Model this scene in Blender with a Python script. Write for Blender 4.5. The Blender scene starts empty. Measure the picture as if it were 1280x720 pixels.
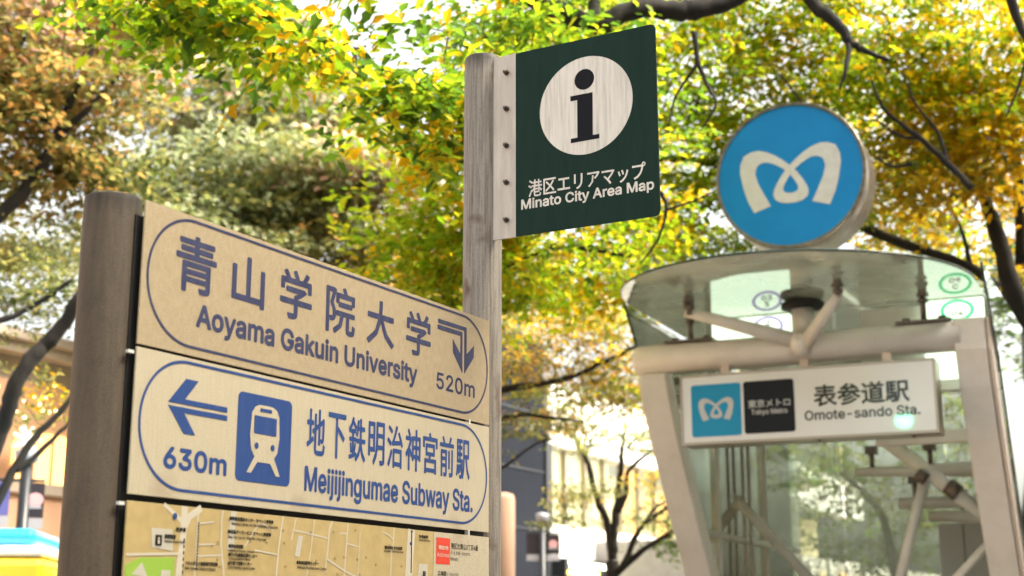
import bpy, math, random
import numpy as np
from mathutils import Vector, Matrix
random.seed(7)
RNG = np.random.default_rng(11)
R = math.radians
scene = bpy.context.scene
COL = scene.collection

# ------------------------------------------------------------------ camera
PITCH = 0.2329
CAM = Vector((0, 0, 1.5))
cam_d = bpy.data.cameras.new('camera')
cam_d.lens = 50.0; cam_d.sensor_width = 36.0
cam_d.clip_start = 0.05; cam_d.clip_end = 2000
cam_d.dof.use_dof = True
cam_d.dof.focus_distance = 3.7
cam_d.dof.aperture_fstop = 3.7
cam_d.dof.aperture_blades = 7
cam = bpy.data.objects.new('camera', cam_d); COL.objects.link(cam)
cam.location = CAM; cam.rotation_euler = (math.pi/2 + PITCH, 0, 0)
scene.camera = cam

# ------------------------------------------------------------------ sky, sun, exposure
SUN_AZ, SUN_EL = R(98), R(48)        # azimuth measured clockwise from the view direction (+Y)
w = bpy.data.worlds.new('World'); scene.world = w; w.use_nodes = True
nt = w.node_tree
bg = nt.nodes['Background']; bg.inputs['Strength'].default_value = 0.15
sky = nt.nodes.new('ShaderNodeTexSky'); sky.sky_type = 'NISHITA'; sky.sun_disc = False
sky.sun_elevation = SUN_EL; sky.sun_rotation = SUN_AZ
sky.dust_density = 9.0; sky.air_density = 0.7; sky.ozone_density = 0.3
hs = nt.nodes.new('ShaderNodeHueSaturation'); hs.inputs['Saturation'].default_value = .35; hs.inputs['Value'].default_value = 1.2   # thin white overcast
nt.links.new(sky.outputs[0], hs.inputs['Color']); nt.links.new(hs.outputs[0], bg.inputs['Color'])
sun_d = bpy.data.lights.new('sun', 'SUN'); sun_d.energy = 1.4; sun_d.angle = R(14); sun_d.color = (1, .93, .82)
sun = bpy.data.objects.new('sun', sun_d); COL.objects.link(sun)
sd = Vector((math.sin(SUN_AZ)*math.cos(SUN_EL), math.cos(SUN_AZ)*math.cos(SUN_EL), math.sin(SUN_EL)))
sun.rotation_euler = (-sd).to_track_quat('-Z', 'Y').to_euler()
vs = scene.view_settings
vs.view_transform = 'Standard'; vs.look = 'None'; vs.gamma = 1.0
vs.exposure = 2.1
vs.use_white_balance = True; vs.white_balance_temperature = 7050; vs.white_balance_tint = 6
scene.cycles.max_bounces = 8; scene.cycles.transparent_max_bounces = 16
scene.cycles.transmission_bounces = 8; scene.cycles.sample_clamp_indirect = 8

# ------------------------------------------------------------------ helpers
def at(px, py, D):
    """world point seen at photo pixel (px,py) at horizontal range D from the camera"""
    f = 1778.0
    x = (px-640)/f; u = -(py-360)/f
    cp, sp = math.cos(PITCH), math.sin(PITCH)
    d = Vector((x, cp - u*sp, sp + u*cp)); k = D/math.hypot(d.x, d.y)
    return Vector((d.x*k, d.y*k, 1.5 + d.z*k))

def empty(name, loc, rz=0.0, label=None, cat=None, group=None, kind=None):
    o = bpy.data.objects.new(name, None); COL.objects.link(o)
    o.location = loc; o.rotation_euler = (0, 0, rz); o.empty_display_size = .1
    return tag(o, label, cat, group, kind)
def tag(o, label=None, cat=None, group=None, kind=None):
    if label: o['label'] = label
    if cat: o['category'] = cat
    if group: o['group'] = group
    if kind: o['kind'] = kind
    return o

class MB:
    def __init__(s): s.v = []; s.f = []; s.sm = []
    def box(s, x0, x1, y0, y1, z0, z1):
        b = len(s.v)
        s.v += [(x0,y0,z0),(x1,y0,z0),(x1,y1,z0),(x0,y1,z0),(x0,y0,z1),(x1,y0,z1),(x1,y1,z1),(x0,y1,z1)]
        for q in ((0,3,2,1),(4,5,6,7),(0,1,5,4),(1,2,6,5),(2,3,7,6),(3,0,4,7)): s.f.append([b+i for i in q]); s.sm.append(False)
        return s
    def prism(s, pts, y0, y1, axis='y'):
        """polygon in (x,z) extruded along y (or (x,y) along z, or (y,z) along x)"""
        b = len(s.v); n = len(pts)
        for t in (y0, y1):
            for a, c in pts:
                s.v.append((a,t,c) if axis == 'y' else ((a,c,t) if axis == 'z' else (t,a,c)))
        s.f.append([b+i for i in range(n)][::-1]); s.f.append([b+n+i for i in range(n)]); s.sm += [False, False]
        for i in range(n):
            j = (i+1) % n; s.f.append([b+i, b+j, b+n+j, b+n+i]); s.sm.append(False)
        return s
    def tube(s, pts, rad, n=12, caps=True, sx=1.0):
        pts = [Vector(p) for p in pts]; m = len(pts)
        if not hasattr(rad, '__len__'): rad = [rad]*m
        b = len(s.v); up = None
        for i, p in enumerate(pts):
            t = (pts[min(i+1, m-1)] - pts[max(i-1, 0)]).normalized()
            if up is None:
                up = Vector((0,0,1)) if abs(t.z) < .9 else Vector((1,0,0))
            a = t.cross(up).normalized(); c = a.cross(t).normalized(); up = c
            for k in range(n):
                th = 2*math.pi*k/n
                s.v.append(tuple(p + a*math.cos(th)*rad[i]*sx + c*math.sin(th)*rad[i]))
        for i in range(m-1):
            for k in range(n):
                l = (k+1) % n
                s.f.append([b+i*n+k, b+i*n+l, b+(i+1)*n+l, b+(i+1)*n+k]); s.sm.append(True)
        if caps:
            s.f.append([b+k for k in range(n)][::-1]); s.f.append([b+(m-1)*n+k for k in range(n)]); s.sm += [False, False]
        return s
    def strip(s, a, b_, y):
        """flat ribbon between polylines a and b_ in (x,z) at y, as thin solid"""
        m = len(a); b = len(s.v)
        for yy in (y, y+.0006):
            for p in a: s.v.append((p[0], yy, p[1]))
            for p in b_: s.v.append((p[0], yy, p[1]))
        for i in range(m-1):
            s.f.append([b+i, b+i+1, b+m+i+1, b+m+i]); s.sm.append(False)
            c = b+2*m; s.f.append([c+i, c+m+i, c+m+i+1, c+i+1]); s.sm.append(False)
        return s
    def build(s, name, mat, parent=None, bevel=0, **kw):
        me = bpy.data.meshes.new(name); me.from_pydata(s.v, [], s.f); me.update()
        me.polygons.foreach_set('use_smooth', s.sm)
        import bmesh
        bm = bmesh.new(); bm.from_mesh(me); bmesh.ops.recalc_face_normals(bm, faces=bm.faces); bm.to_mesh(me); bm.free()
        if mat: me.materials.append(mat)
        o = bpy.data.objects.new(name, me); COL.objects.link(o)
        if parent is not None: o.parent = parent
        if bevel:
            md = o.modifiers.new('bevel', 'BEVEL'); md.width = bevel; md.segments = 2; md.limit_method = 'ANGLE'
        return tag(o, kw.get('label'), kw.get('cat'), kw.get('group'), kw.get('kind'))

def circle(cx, cz, rx, rz=None, n=40):
    rz = rz or rx
    return [(cx+rx*math.cos(2*math.pi*k/n), cz+rz*math.sin(2*math.pi*k/n)) for k in range(n)]
def rrect(x0, x1, z0, z1, r, n=8):
    pts = []
    for cx, cz, a0 in ((x1-r, z1-r, 0), (x0+r, z1-r, 90), (x0+r, z0+r, 180), (x1-r, z0+r, 270)):
        for k in range(n+1):
            a = R(a0 + 90*k/n); pts.append((cx+r*math.cos(a), cz+r*math.sin(a)))
    return pts
def outline(pts_out, pts_in, y, name, mat, parent):
    mb = MB(); mb.strip(pts_out+pts_out[:1], pts_in+pts_in[:1], y); return mb.build(name, mat, parent)

# outlines of the Latin letters and digits (advance, contours) in thousandths
SPACE_ADV = 188
GLY = {',': (188, [[38,-119,68,71,137,71,84,-119]]), '-': (453, [[337,244,337,188,114,188,114,244]]), '.': (188, [[95,-4,78,-1,63,9,53,24,50,41,53,59,63,73,78,83,95,87,113,83,128,73,138,59,141,41,138,24,128,9,113,-1]]), '0': (453, [[227,-7,174,1,130,24,95,62,69,113,53,178,48,254,53,330,69,395,95,447,130,484,174,508,227,516,279,508,323,484,358,447,384,395,400,330,405,254,400,178,384,113,359,62,323,24,279,1],[227,50,261,56,290,74,313,103,330,144,340,194,344,254,340,314,330,365,313,405,290,435,261,453,227,460,192,453,163,435,140,405,123,365,113,314,109,254,113,194,123,144,140,103,163,74,192,56]]), '2': (453, [[64,0,64,47,234,229,282,282,299,305,311,327,318,348,320,371,317,397,308,419,293,436,273,449,250,457,224,460,196,457,172,447,153,433,139,413,130,390,127,362,66,362,71,405,86,442,111,473,143,496,182,511,225,516,268,511,306,497,337,474,361,445,376,411,381,372,378,345,371,318,357,290,336,259,267,180,153,60,153,57,389,57,389,0]]), '3': (453, [[218,-7,173,-3,133,10,98,30,70,57,52,91,44,132,109,132,115,107,126,87,144,71,165,59,191,52,219,50,248,53,275,61,297,74,315,93,325,116,329,145,326,172,316,196,299,217,275,234,242,244,201,248,157,248,157,299,288,448,288,452,70,452,70,509,372,509,372,461,211,278,211,289,264,288,308,276,344,253,371,222,387,186,393,145,387,103,370,66,344,36,309,12,266,-2]]), '4': (453, [[40,105,40,158,247,509,311,509,109,166,109,163,413,163,413,105],[282,0,282,121,282,146,282,318,343,318,343,0]]), '5': (453, [[221,-7,178,-2,140,11,108,32,83,60,66,93,60,130,122,130,127,108,138,89,154,73,173,60,196,52,221,50,250,53,276,64,298,82,314,104,324,131,328,162,324,193,314,221,297,244,275,262,248,273,218,277,192,275,167,268,145,258,128,246,67,253,96,509,366,509,366,452,151,452,134,301,136,301,155,315,178,325,203,331,229,334,263,330,294,321,321,306,345,285,364,260,379,231,388,199,391,163,385,117,369,76,343,41,309,15,268,-1]]), '6': (453, [[226,-7,182,-1,142,15,109,40,84,74,69,115,64,162,68,199,80,239,102,285,137,340,252,509,322,509,151,261,145,261,154,275,165,288,179,299,196,307,214,312,235,314,278,309,316,295,346,271,370,240,384,201,389,157,384,112,368,73,343,39,310,14,271,-2],[226,48,254,52,279,63,299,79,314,101,324,128,327,157,324,187,314,213,299,235,279,251,254,262,226,265,198,262,174,252,153,235,138,214,128,188,125,158,128,128,138,102,153,79,174,63,198,52]]), 'A': (480, [[16,0,201,509,276,509,463,0,395,0,287,302,264,372,232,478,245,478,213,371,191,302,85,0],[110,142,110,199,370,199,370,142]]), 'B': (456, [[60,0,60,509,241,509,289,504,329,491,359,469,381,442,394,410,398,374,395,344,387,320,373,301,356,286,336,275,315,267,315,262,339,257,363,245,385,227,402,203,414,173,418,136,413,100,400,67,377,39,344,18,301,4,247,0],[125,57,245,57,296,63,330,80,349,105,355,137,352,161,342,184,327,203,306,218,279,228,248,231,125,231],[125,285,238,285,265,288,288,296,308,309,323,326,333,348,336,372,330,403,313,429,283,446,240,452,125,452]]), 'C': (510, [[267,-7,205,1,150,25,104,63,70,115,48,179,40,254,48,329,70,393,104,445,150,484,205,508,267,516,305,513,340,504,373,490,402,471,427,447,448,418,463,385,473,348,408,348,401,373,389,395,375,413,357,428,337,440,315,449,292,454,267,456,223,450,184,432,150,403,125,364,109,314,103,254,109,194,125,145,151,105,184,76,223,59,267,53,292,55,315,60,337,69,357,81,375,96,389,114,401,136,408,160,473,160,463,124,448,91,428,62,402,38,373,19,341,5,305,-4]]), 'D': (502, [[219,0,96,0,96,57,215,57,272,63,318,81,354,110,379,149,394,198,399,255,394,312,379,361,354,399,320,428,275,446,221,452,93,452,93,509,225,509,294,501,353,478,385,455,412,426,433,391,455,329,462,255,455,181,433,119,411,83,384,54,351,31,291,8],[125,509,125,0,60,0,60,509]]), 'E': (419, [[60,0,60,509,372,509,372,452,125,452,125,286,355,286,355,229,125,229,125,57,375,57,375,0]]), 'G': (520, [[269,-7,205,1,149,25,104,64,69,116,47,179,40,254,47,329,69,393,103,445,149,484,203,508,265,516,304,513,340,504,374,489,403,469,429,445,449,416,465,384,474,349,408,349,399,372,387,393,373,411,356,427,337,439,315,448,291,454,265,456,222,450,183,432,150,404,125,364,109,314,103,254,109,194,125,145,151,105,184,76,224,59,269,53,309,57,345,71,374,93,396,123,410,160,415,202,434,199,283,199,283,256,478,256,478,200,471,141,451,91,419,50,377,19,326,0]]), 'H': (517, [[60,0,60,509,125,509,125,289,392,289,392,509,457,509,457,0,392,0,392,232,125,232,125,0]]), 'J': (396, [[185,-7,143,-2,106,11,75,33,52,63,38,100,33,145,33,173,98,173,98,145,104,104,122,74,149,56,185,50,220,56,248,74,266,104,272,145,272,509,336,509,336,145,332,100,318,63,294,33,263,11,227,-2]]), 'K': (467, [[104,145,104,216,139,261,174,303,212,344,364,509,448,509,231,276,228,276],[60,0,60,509,125,509,125,334,124,225,125,193,125,0],[372,0,188,259,228,309,449,0]]), 'M': (628, [[60,0,60,509,152,509,277,187,287,159,299,123,311,84,322,49,307,49,318,83,330,121,342,158,352,187,476,509,568,509,568,0,504,0,504,291,504,327,505,369,506,413,507,457,513,457,498,409,482,363,467,322,456,291,342,0,286,0,170,291,159,321,145,361,129,408,112,457,119,457,120,416,121,372,122,328,122,291,122,0]]), 'N': (523, [[60,0,60,509,136,509,343,183,363,151,388,107,414,55,405,54,401,108,399,157,399,195,399,509,463,509,463,0,387,0,202,290,177,331,148,381,108,452,119,454,122,384,124,328,125,291,125,0]]), 'O': (533, [[267,-7,205,1,150,25,105,63,70,115,48,179,40,254,48,329,70,393,105,445,150,484,205,508,267,516,329,508,384,484,429,445,464,393,486,329,493,254,486,179,464,115,429,63,384,25,329,1],[267,53,310,59,349,76,383,105,408,144,425,194,430,254,425,314,408,365,383,404,349,433,310,450,267,456,223,450,184,433,151,404,125,364,109,314,103,254,109,194,125,144,151,105,184,76,223,59]]), 'P': (445, [[60,0,60,509,235,509,289,503,332,487,366,462,390,430,404,391,409,348,404,304,390,265,366,233,332,207,289,191,235,186,109,186,109,242,233,242,269,246,297,256,318,272,333,294,342,319,344,348,342,376,333,402,318,423,297,439,268,449,232,452,125,452,125,0]]), 'R': (449, [[60,0,60,509,236,509,290,504,333,489,367,465,390,433,405,395,409,352,405,309,390,271,367,240,333,217,289,203,236,198,96,198,96,255,234,255,269,258,298,267,319,281,334,300,342,324,345,352,342,380,334,405,319,425,298,440,269,449,233,452,125,452,125,0],[353,0,230,229,303,229,428,0]]), 'S': (447, [[224,-9,172,-4,128,9,91,31,64,60,46,96,38,137,104,137,110,110,123,88,142,71,166,59,194,52,224,49,257,52,286,60,311,74,329,92,341,114,346,139,342,161,332,179,316,193,296,205,245,222,184,239,128,260,86,289,67,313,56,341,52,372,58,413,75,448,102,476,138,498,180,511,227,516,275,511,316,498,351,476,377,449,394,415,401,378,337,378,326,412,302,437,267,453,225,459,194,456,167,448,145,435,129,418,118,398,115,376,119,352,131,334,148,319,169,308,212,293,264,279,312,264,336,252,359,238,379,220,395,198,405,171,408,139,403,99,386,64,360,34,323,11,278,-4]]), 'T': (449, [[32,452,32,509,417,509,417,452,257,452,257,0,193,0,193,452]]), 'U': (517, [[259,-8,203,-2,154,15,114,43,85,80,66,124,60,173,60,509,124,509,124,178,128,144,141,113,160,87,187,68,220,56,259,52,298,56,331,68,357,87,377,113,389,144,393,178,393,509,457,509,457,173,451,124,433,80,403,43,363,15,315,-2]]), 'W': (686, [[155,0,16,509,82,509,163,196,175,145,187,94,197,40,189,40,200,94,211,145,224,196,306,509,380,509,462,196,474,145,486,94,497,40,488,40,499,94,510,145,523,196,603,509,670,509,530,0,455,0,368,323,351,391,336,475,350,475,335,395,318,323,230,0]]), 'Z': (438, [[42,0,42,46,273,385,306,431,341,476,348,454,285,452,223,452,40,452,40,509,397,509,397,462,169,129,134,81,97,33,90,54,152,57,214,57,399,57,399,0]]), 'a': (389, [[160,-9,126,-5,94,5,68,22,48,45,35,73,30,108,34,138,43,161,58,179,78,193,100,203,125,211,178,220,234,227,252,230,265,235,273,243,276,255,276,257,273,279,267,297,256,311,240,322,220,329,196,331,171,329,149,322,132,313,118,301,107,288,100,274,41,291,57,322,79,346,104,364,133,375,163,382,194,384,239,379,263,372,286,360,306,343,322,320,333,290,337,251,337,0,277,0,277,52,272,52,252,25,236,12,215,1,190,-6],[170,45,202,49,228,59,248,74,263,93,272,115,276,138,276,190,259,182,231,176,200,171,175,168,134,159,117,150,103,139,95,124,92,105,94,87,102,72,114,61,130,52,149,47]]), 'b': (424, [[229,-8,198,-5,172,4,153,17,138,31,118,59,112,59,112,0,53,0,53,509,114,509,114,319,118,319,137,346,152,360,171,373,197,381,229,384,274,378,313,361,345,332,370,293,385,245,390,189,385,133,370,84,346,45,313,16,274,-2],[220,47,253,51,279,66,301,88,316,117,325,151,328,189,325,227,316,261,301,290,280,311,253,325,220,330,188,325,161,312,140,291,125,263,116,229,113,189,116,150,125,115,140,86,162,65,188,51]]), 'c': (396, [[207,-8,159,-2,117,16,82,46,56,85,40,133,34,187,40,243,56,291,82,330,117,360,159,378,207,384,234,383,260,377,284,368,305,356,324,341,340,322,353,301,362,277,303,262,290,289,270,311,242,325,207,330,173,325,145,310,124,287,108,258,99,224,96,187,99,151,108,117,124,89,145,66,173,51,207,46,243,52,271,66,292,89,304,117,363,102,354,78,341,56,325,37,306,21,285,9,261,-1,235,-6]]), 'd': (424, [[195,-8,151,-2,111,16,79,45,55,84,39,133,34,189,39,245,55,293,79,332,112,361,151,378,196,384,228,381,253,373,272,360,287,346,306,319,311,319,311,509,372,509,372,0,313,0,313,59,307,59,287,31,272,17,252,4,227,-5],[205,47,236,51,263,65,284,86,299,115,309,150,312,189,309,229,300,263,284,291,263,312,237,325,205,330,172,325,145,311,124,290,108,261,99,227,96,189,99,151,109,117,124,88,145,66,172,51]]), 'e': (404, [[212,-8,161,-2,117,16,82,46,56,85,40,132,34,187,39,242,55,290,81,329,115,359,157,378,205,384,236,382,266,374,294,361,319,341,341,315,357,282,368,242,371,194,371,169,75,169,75,221,338,221,310,202,307,237,298,269,283,294,263,314,237,326,205,330,173,326,146,313,125,294,109,270,99,241,96,211,96,178,100,139,110,106,128,80,151,61,179,50,212,46,234,48,254,53,271,61,285,73,297,88,306,105,365,91,353,63,335,39,311,19,283,4,249,-5]]), 'f': (254, [[228,379,228,327,6,327,6,379],[81,0,81,432,84,461,96,486,113,505,135,519,161,527,187,530,222,527,243,521,227,468,215,472,195,474,171,470,154,460,145,443,142,419,142,0]]), 'g': (425, [[207,-151,168,-148,134,-140,105,-127,82,-110,64,-91,51,-69,101,-41,122,-66,136,-78,154,-88,178,-95,207,-97,249,-92,282,-75,298,-58,308,-34,311,-6,311,68,306,68,287,41,272,28,252,16,227,8,195,5,152,10,113,27,80,53,55,90,39,136,34,191,39,246,55,293,80,332,112,361,152,378,196,384,228,382,253,373,273,360,288,346,308,319,313,319,313,379,372,379,372,-9,367,-54,350,-90,324,-117,291,-136,251,-147],[205,59,237,63,264,75,285,95,300,121,309,154,312,193,309,231,300,264,285,291,264,312,237,325,205,330,172,325,145,312,124,290,109,262,99,229,96,193,99,155,109,123,124,96,145,76,172,63]]), 'h': (410, [[114,227,114,0,53,0,53,509,114,509,114,287,102,287,124,332,152,362,187,379,227,384,264,380,295,369,321,349,341,321,353,285,357,240,357,0,296,0,296,235,290,275,273,304,246,323,210,329,184,326,161,317,141,303,126,283,117,257]]), 'i': (167, [[53,0,53,379,114,379,114,0],[84,443,67,446,54,455,44,468,41,483,44,499,54,512,67,521,84,524,100,521,114,512,123,499,126,483,123,468,114,455,100,446]]), 'j': (167, [[53,379,114,379,114,-30,111,-63,102,-90,86,-113,65,-129,37,-139,4,-143,-10,-143,-10,-87,2,-87,25,-83,40,-72,50,-54,53,-29],[83,443,67,446,53,455,44,468,41,483,44,499,53,512,67,521,83,524,100,521,114,512,123,499,126,483,123,468,114,455,100,446]]), 'k': (381, [[110,137,110,212,121,212,284,379,360,379,184,199,177,199],[53,0,53,509,114,509,114,0],[294,0,148,186,191,229,372,0]]), 'l': (189, [[139,-2,101,3,74,20,58,47,53,84,53,509,114,509,114,99,115,77,120,62,130,54,146,52,160,53,170,54,181,3,162,-1]]), 'm': (610, [[53,0,53,379,112,379,112,295,108,295,118,323,132,346,151,363,172,376,195,384,219,386,257,380,287,361,309,331,321,295,312,295,322,321,337,343,357,361,381,375,407,383,437,386,468,383,497,372,522,354,541,328,553,296,557,255,557,0,496,0,496,254,490,289,473,313,447,326,419,330,395,328,374,320,358,307,345,290,338,270,335,247,335,0,274,0,274,260,269,288,253,311,229,326,199,330,178,328,158,320,140,307,126,289,117,266,114,238,114,0]]), 'n': (410, [[114,227,114,0,53,0,53,379,112,379,112,287,102,287,124,332,152,362,187,379,227,384,264,380,295,369,321,349,341,321,353,285,357,240,357,0,296,0,296,235,290,275,273,304,246,323,210,329,184,326,161,317,141,303,126,283,117,257]]), 'o': (415, [[207,-8,159,-2,117,16,82,46,56,85,40,133,34,187,40,243,56,291,82,330,117,360,159,378,207,384,256,378,299,360,333,330,359,291,376,243,381,187,376,133,359,85,333,46,299,16,256,-2],[207,46,242,51,270,66,292,89,307,117,316,151,319,187,316,224,307,258,292,287,270,310,242,325,207,330,173,325,145,310,124,287,108,258,99,224,96,187,99,151,108,117,124,89,145,66,173,51]]), 'p': (424, [[53,-143,53,379,112,379,112,319,118,319,137,346,152,360,171,373,197,381,229,384,274,378,313,361,345,332,370,293,385,245,390,189,385,133,370,84,346,45,313,16,274,-2,229,-8,198,-5,173,4,153,17,138,31,118,59,114,59,114,-143],[220,47,253,51,279,66,301,88,316,117,325,151,328,189,325,227,316,261,301,290,280,311,253,325,220,330,188,325,161,312,140,291,125,263,116,229,113,189,116,150,125,115,140,86,162,65,188,51]]), 'q': (424, [[372,-143,311,-143,311,59,306,59,287,31,272,17,252,4,227,-5,195,-8,151,-2,111,16,79,45,55,84,39,133,34,189,39,245,55,293,79,332,112,361,151,378,196,384,228,381,253,373,272,360,287,346,307,319,313,319,313,379,372,379],[205,47,236,51,263,65,284,86,299,115,309,150,312,189,309,229,300,263,284,291,263,312,237,325,205,330,172,325,145,311,124,290,108,261,99,227,96,189,99,151,109,117,124,88,145,66,172,51]]), 'r': (259, [[53,0,53,379,112,379,112,321,115,321,130,347,152,367,181,380,213,385,229,384,243,384,243,322,230,324,207,326,182,323,159,315,140,301,126,284,117,262,114,237,114,0]]), 's': (365, [[182,-8,145,-5,112,3,84,18,62,38,45,63,36,94,94,107,105,79,124,60,150,49,181,45,217,50,244,62,262,81,268,103,265,121,254,136,237,147,212,155,149,170,104,186,72,208,53,237,47,274,51,305,65,332,87,354,115,370,149,381,187,384,223,381,254,372,279,358,299,339,314,316,324,290,268,277,258,298,243,316,219,328,187,333,156,329,131,317,114,299,109,277,112,258,124,243,144,232,172,223,229,209,275,194,306,171,325,142,331,107,326,75,312,47,290,24,260,6,223,-5]]), 't': (227, [[204,379,204,327,6,327,6,379],[65,471,126,471,126,98,128,76,136,61,150,53,170,50,185,51,202,54,213,2,192,-3,168,-4,125,2,92,21,72,52,65,93]]), 'u': (410, [[182,-5,146,-1,115,11,89,31,69,59,57,95,53,139,53,379,114,379,114,144,119,105,137,75,164,56,200,50,226,53,249,62,268,77,283,97,293,122,296,153,296,379,357,379,357,0,298,0,298,92,307,92,286,47,257,17,222,0]]), 'v': (389, [[163,0,17,379,84,379,165,155,187,87,206,21,184,21,203,87,224,155,305,379,371,379,226,0]]), 'w': (567, [[138,0,23,379,87,379,133,214,154,137,175,41,165,41,186,135,206,214,252,379,316,379,362,214,382,136,402,41,391,41,413,135,434,214,480,379,545,379,429,0,368,0,319,172,305,225,291,280,277,338,291,338,277,280,263,225,248,172,199,0]]), 'y': (389, [[47,-139,61,-86,71,-87,88,-90,104,-89,118,-84,130,-74,141,-58,151,-36,163,-1,17,379,84,379,165,155,187,87,206,21,184,21,202,87,224,155,305,379,371,379,204,-58,191,-85,177,-107,159,-124,139,-136,117,-143,91,-145,65,-143]])}

_tri = {}
def glyph(ch):
    if ch in _tri: return _tri[ch]
    from mathutils.geometry import tessellate_polygon
    adv, cs = GLY[ch]
    loops = [[(l[i]/1000, l[i+1]/1000) for i in range(0, len(l), 2)] for l in cs]
    area = lambda L: .5*sum(L[i-1][0]*L[i][1]-L[i][0]*L[i-1][1] for i in range(len(L)))
    ar = [area(L) for L in loops]; big = max(ar, key=abs); sgn = 1 if big > 0 else -1
    def inside(p, L):
        c = False
        for i in range(len(L)):
            (x1,z1),(x2,z2) = L[i-1], L[i]
            if (z1 > p[1]) != (z2 > p[1]) and p[0] < (x2-x1)*(p[1]-z1)/(z2-z1)+x1: c = not c
        return c
    outs = [L for L, a_ in zip(loops, ar) if a_*sgn > 0]; holes = [L for L, a_ in zip(loops, ar) if a_*sgn < 0]
    used = {}
    for h in holes:
        c = [k for k, L in enumerate(outs) if all(inside(p, L) for p in h[::3])]
        if c: used.setdefault(min(c, key=lambda k: abs(area(outs[k]))), []).append(h)
    V = []; F = []
    for k, L in enumerate(outs):
        polys = [L]+used.get(k, []); pts = [(x, z, k) for P_ in polys for x, z in P_]
        tris = tessellate_polygon([[Vector((x, z, 0)) for x, z in P_] for P_ in polys])
        n0 = len(V); V += pts; F += [tuple(n0+i for i in t) for t in tris]
    _tri[ch] = (adv/1000, V, F); return _tri[ch]
def text(s, x0, x1, zb, zt, mat, parent, y=-.0006, bold=0.0, name='lettering', capfit=True):
    """flat printed lettering in the parent's XZ plane: x0..x1 wide, caps (or full glyph box) zb..zt high; bold = stroke widening in metres"""
    if all(c in GLY or c == ' ' for c in s):
        V = []; F = []; x = 0
        for c in s:
            if c == ' ': x += SPACE_ADV/1000; continue
            adv, v, f = glyph(c); n0 = len(V)
            V += [(p[0]+x, p[1], p[2]) for p in v]; F += [tuple(i+n0 for i in t) for t in f]; x += adv
        co = np.array(V, float); za, zc = 0.0, .509
        if not capfit: za, zc = co[:,1].min(), co[:,1].max()
    else:
        c = bpy.data.curves.new('t', 'FONT'); c.body = s; c.size = 1; c.resolution_u = 2
        o = bpy.data.objects.new('t', c); COL.objects.link(o); bpy.context.view_layer.update()
        me = bpy.data.meshes.new_from_object(o.evaluated_get(bpy.context.evaluated_depsgraph_get()))
        bpy.data.objects.remove(o); bpy.data.curves.remove(c)
        co = np.array([tuple(v.co) for v in me.vertices]); F = [tuple(p.vertices) for p in me.polygons]; co[:,2] = 0
        za, zc = co[:,1].min(), co[:,1].max(); bpy.data.meshes.remove(me)
    xa, xb = co[:,0].min(), co[:,0].max(); b_ = bold
    base = np.zeros_like(co)
    base[:,0] = x0+b_ + (co[:,0]-xa)*(x1-x0-2*b_)/(xb-xa)
    base[:,2] = zb+b_ + (co[:,1]-za)*(zt-zb-2*b_)/(zc-za)
    base[:,1] = y - co[:,2]*.00004
    offs = [(0,0)] + ([(b_*math.cos(2*math.pi*k/8), b_*math.sin(2*math.pi*k/8)) for k in range(8)] if b_ else [])
    n0 = len(base); AV = []; AF = []
    for k, (dx, dz) in enumerate(offs):
        q = base.copy(); q[:,0] += dx; q[:,2] += dz; q[:,1] -= k*.00012/len(offs)*4/3*.25; AV.append(q); AF += [tuple(i+k*n0 for i in t) for t in F]
    me = bpy.data.meshes.new(name); me.from_pydata(np.concatenate(AV).tolist(), [], AF); me.materials.append(mat)
    o = bpy.data.objects.new(name, me); COL.objects.link(o); o.parent = parent
    return o

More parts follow.
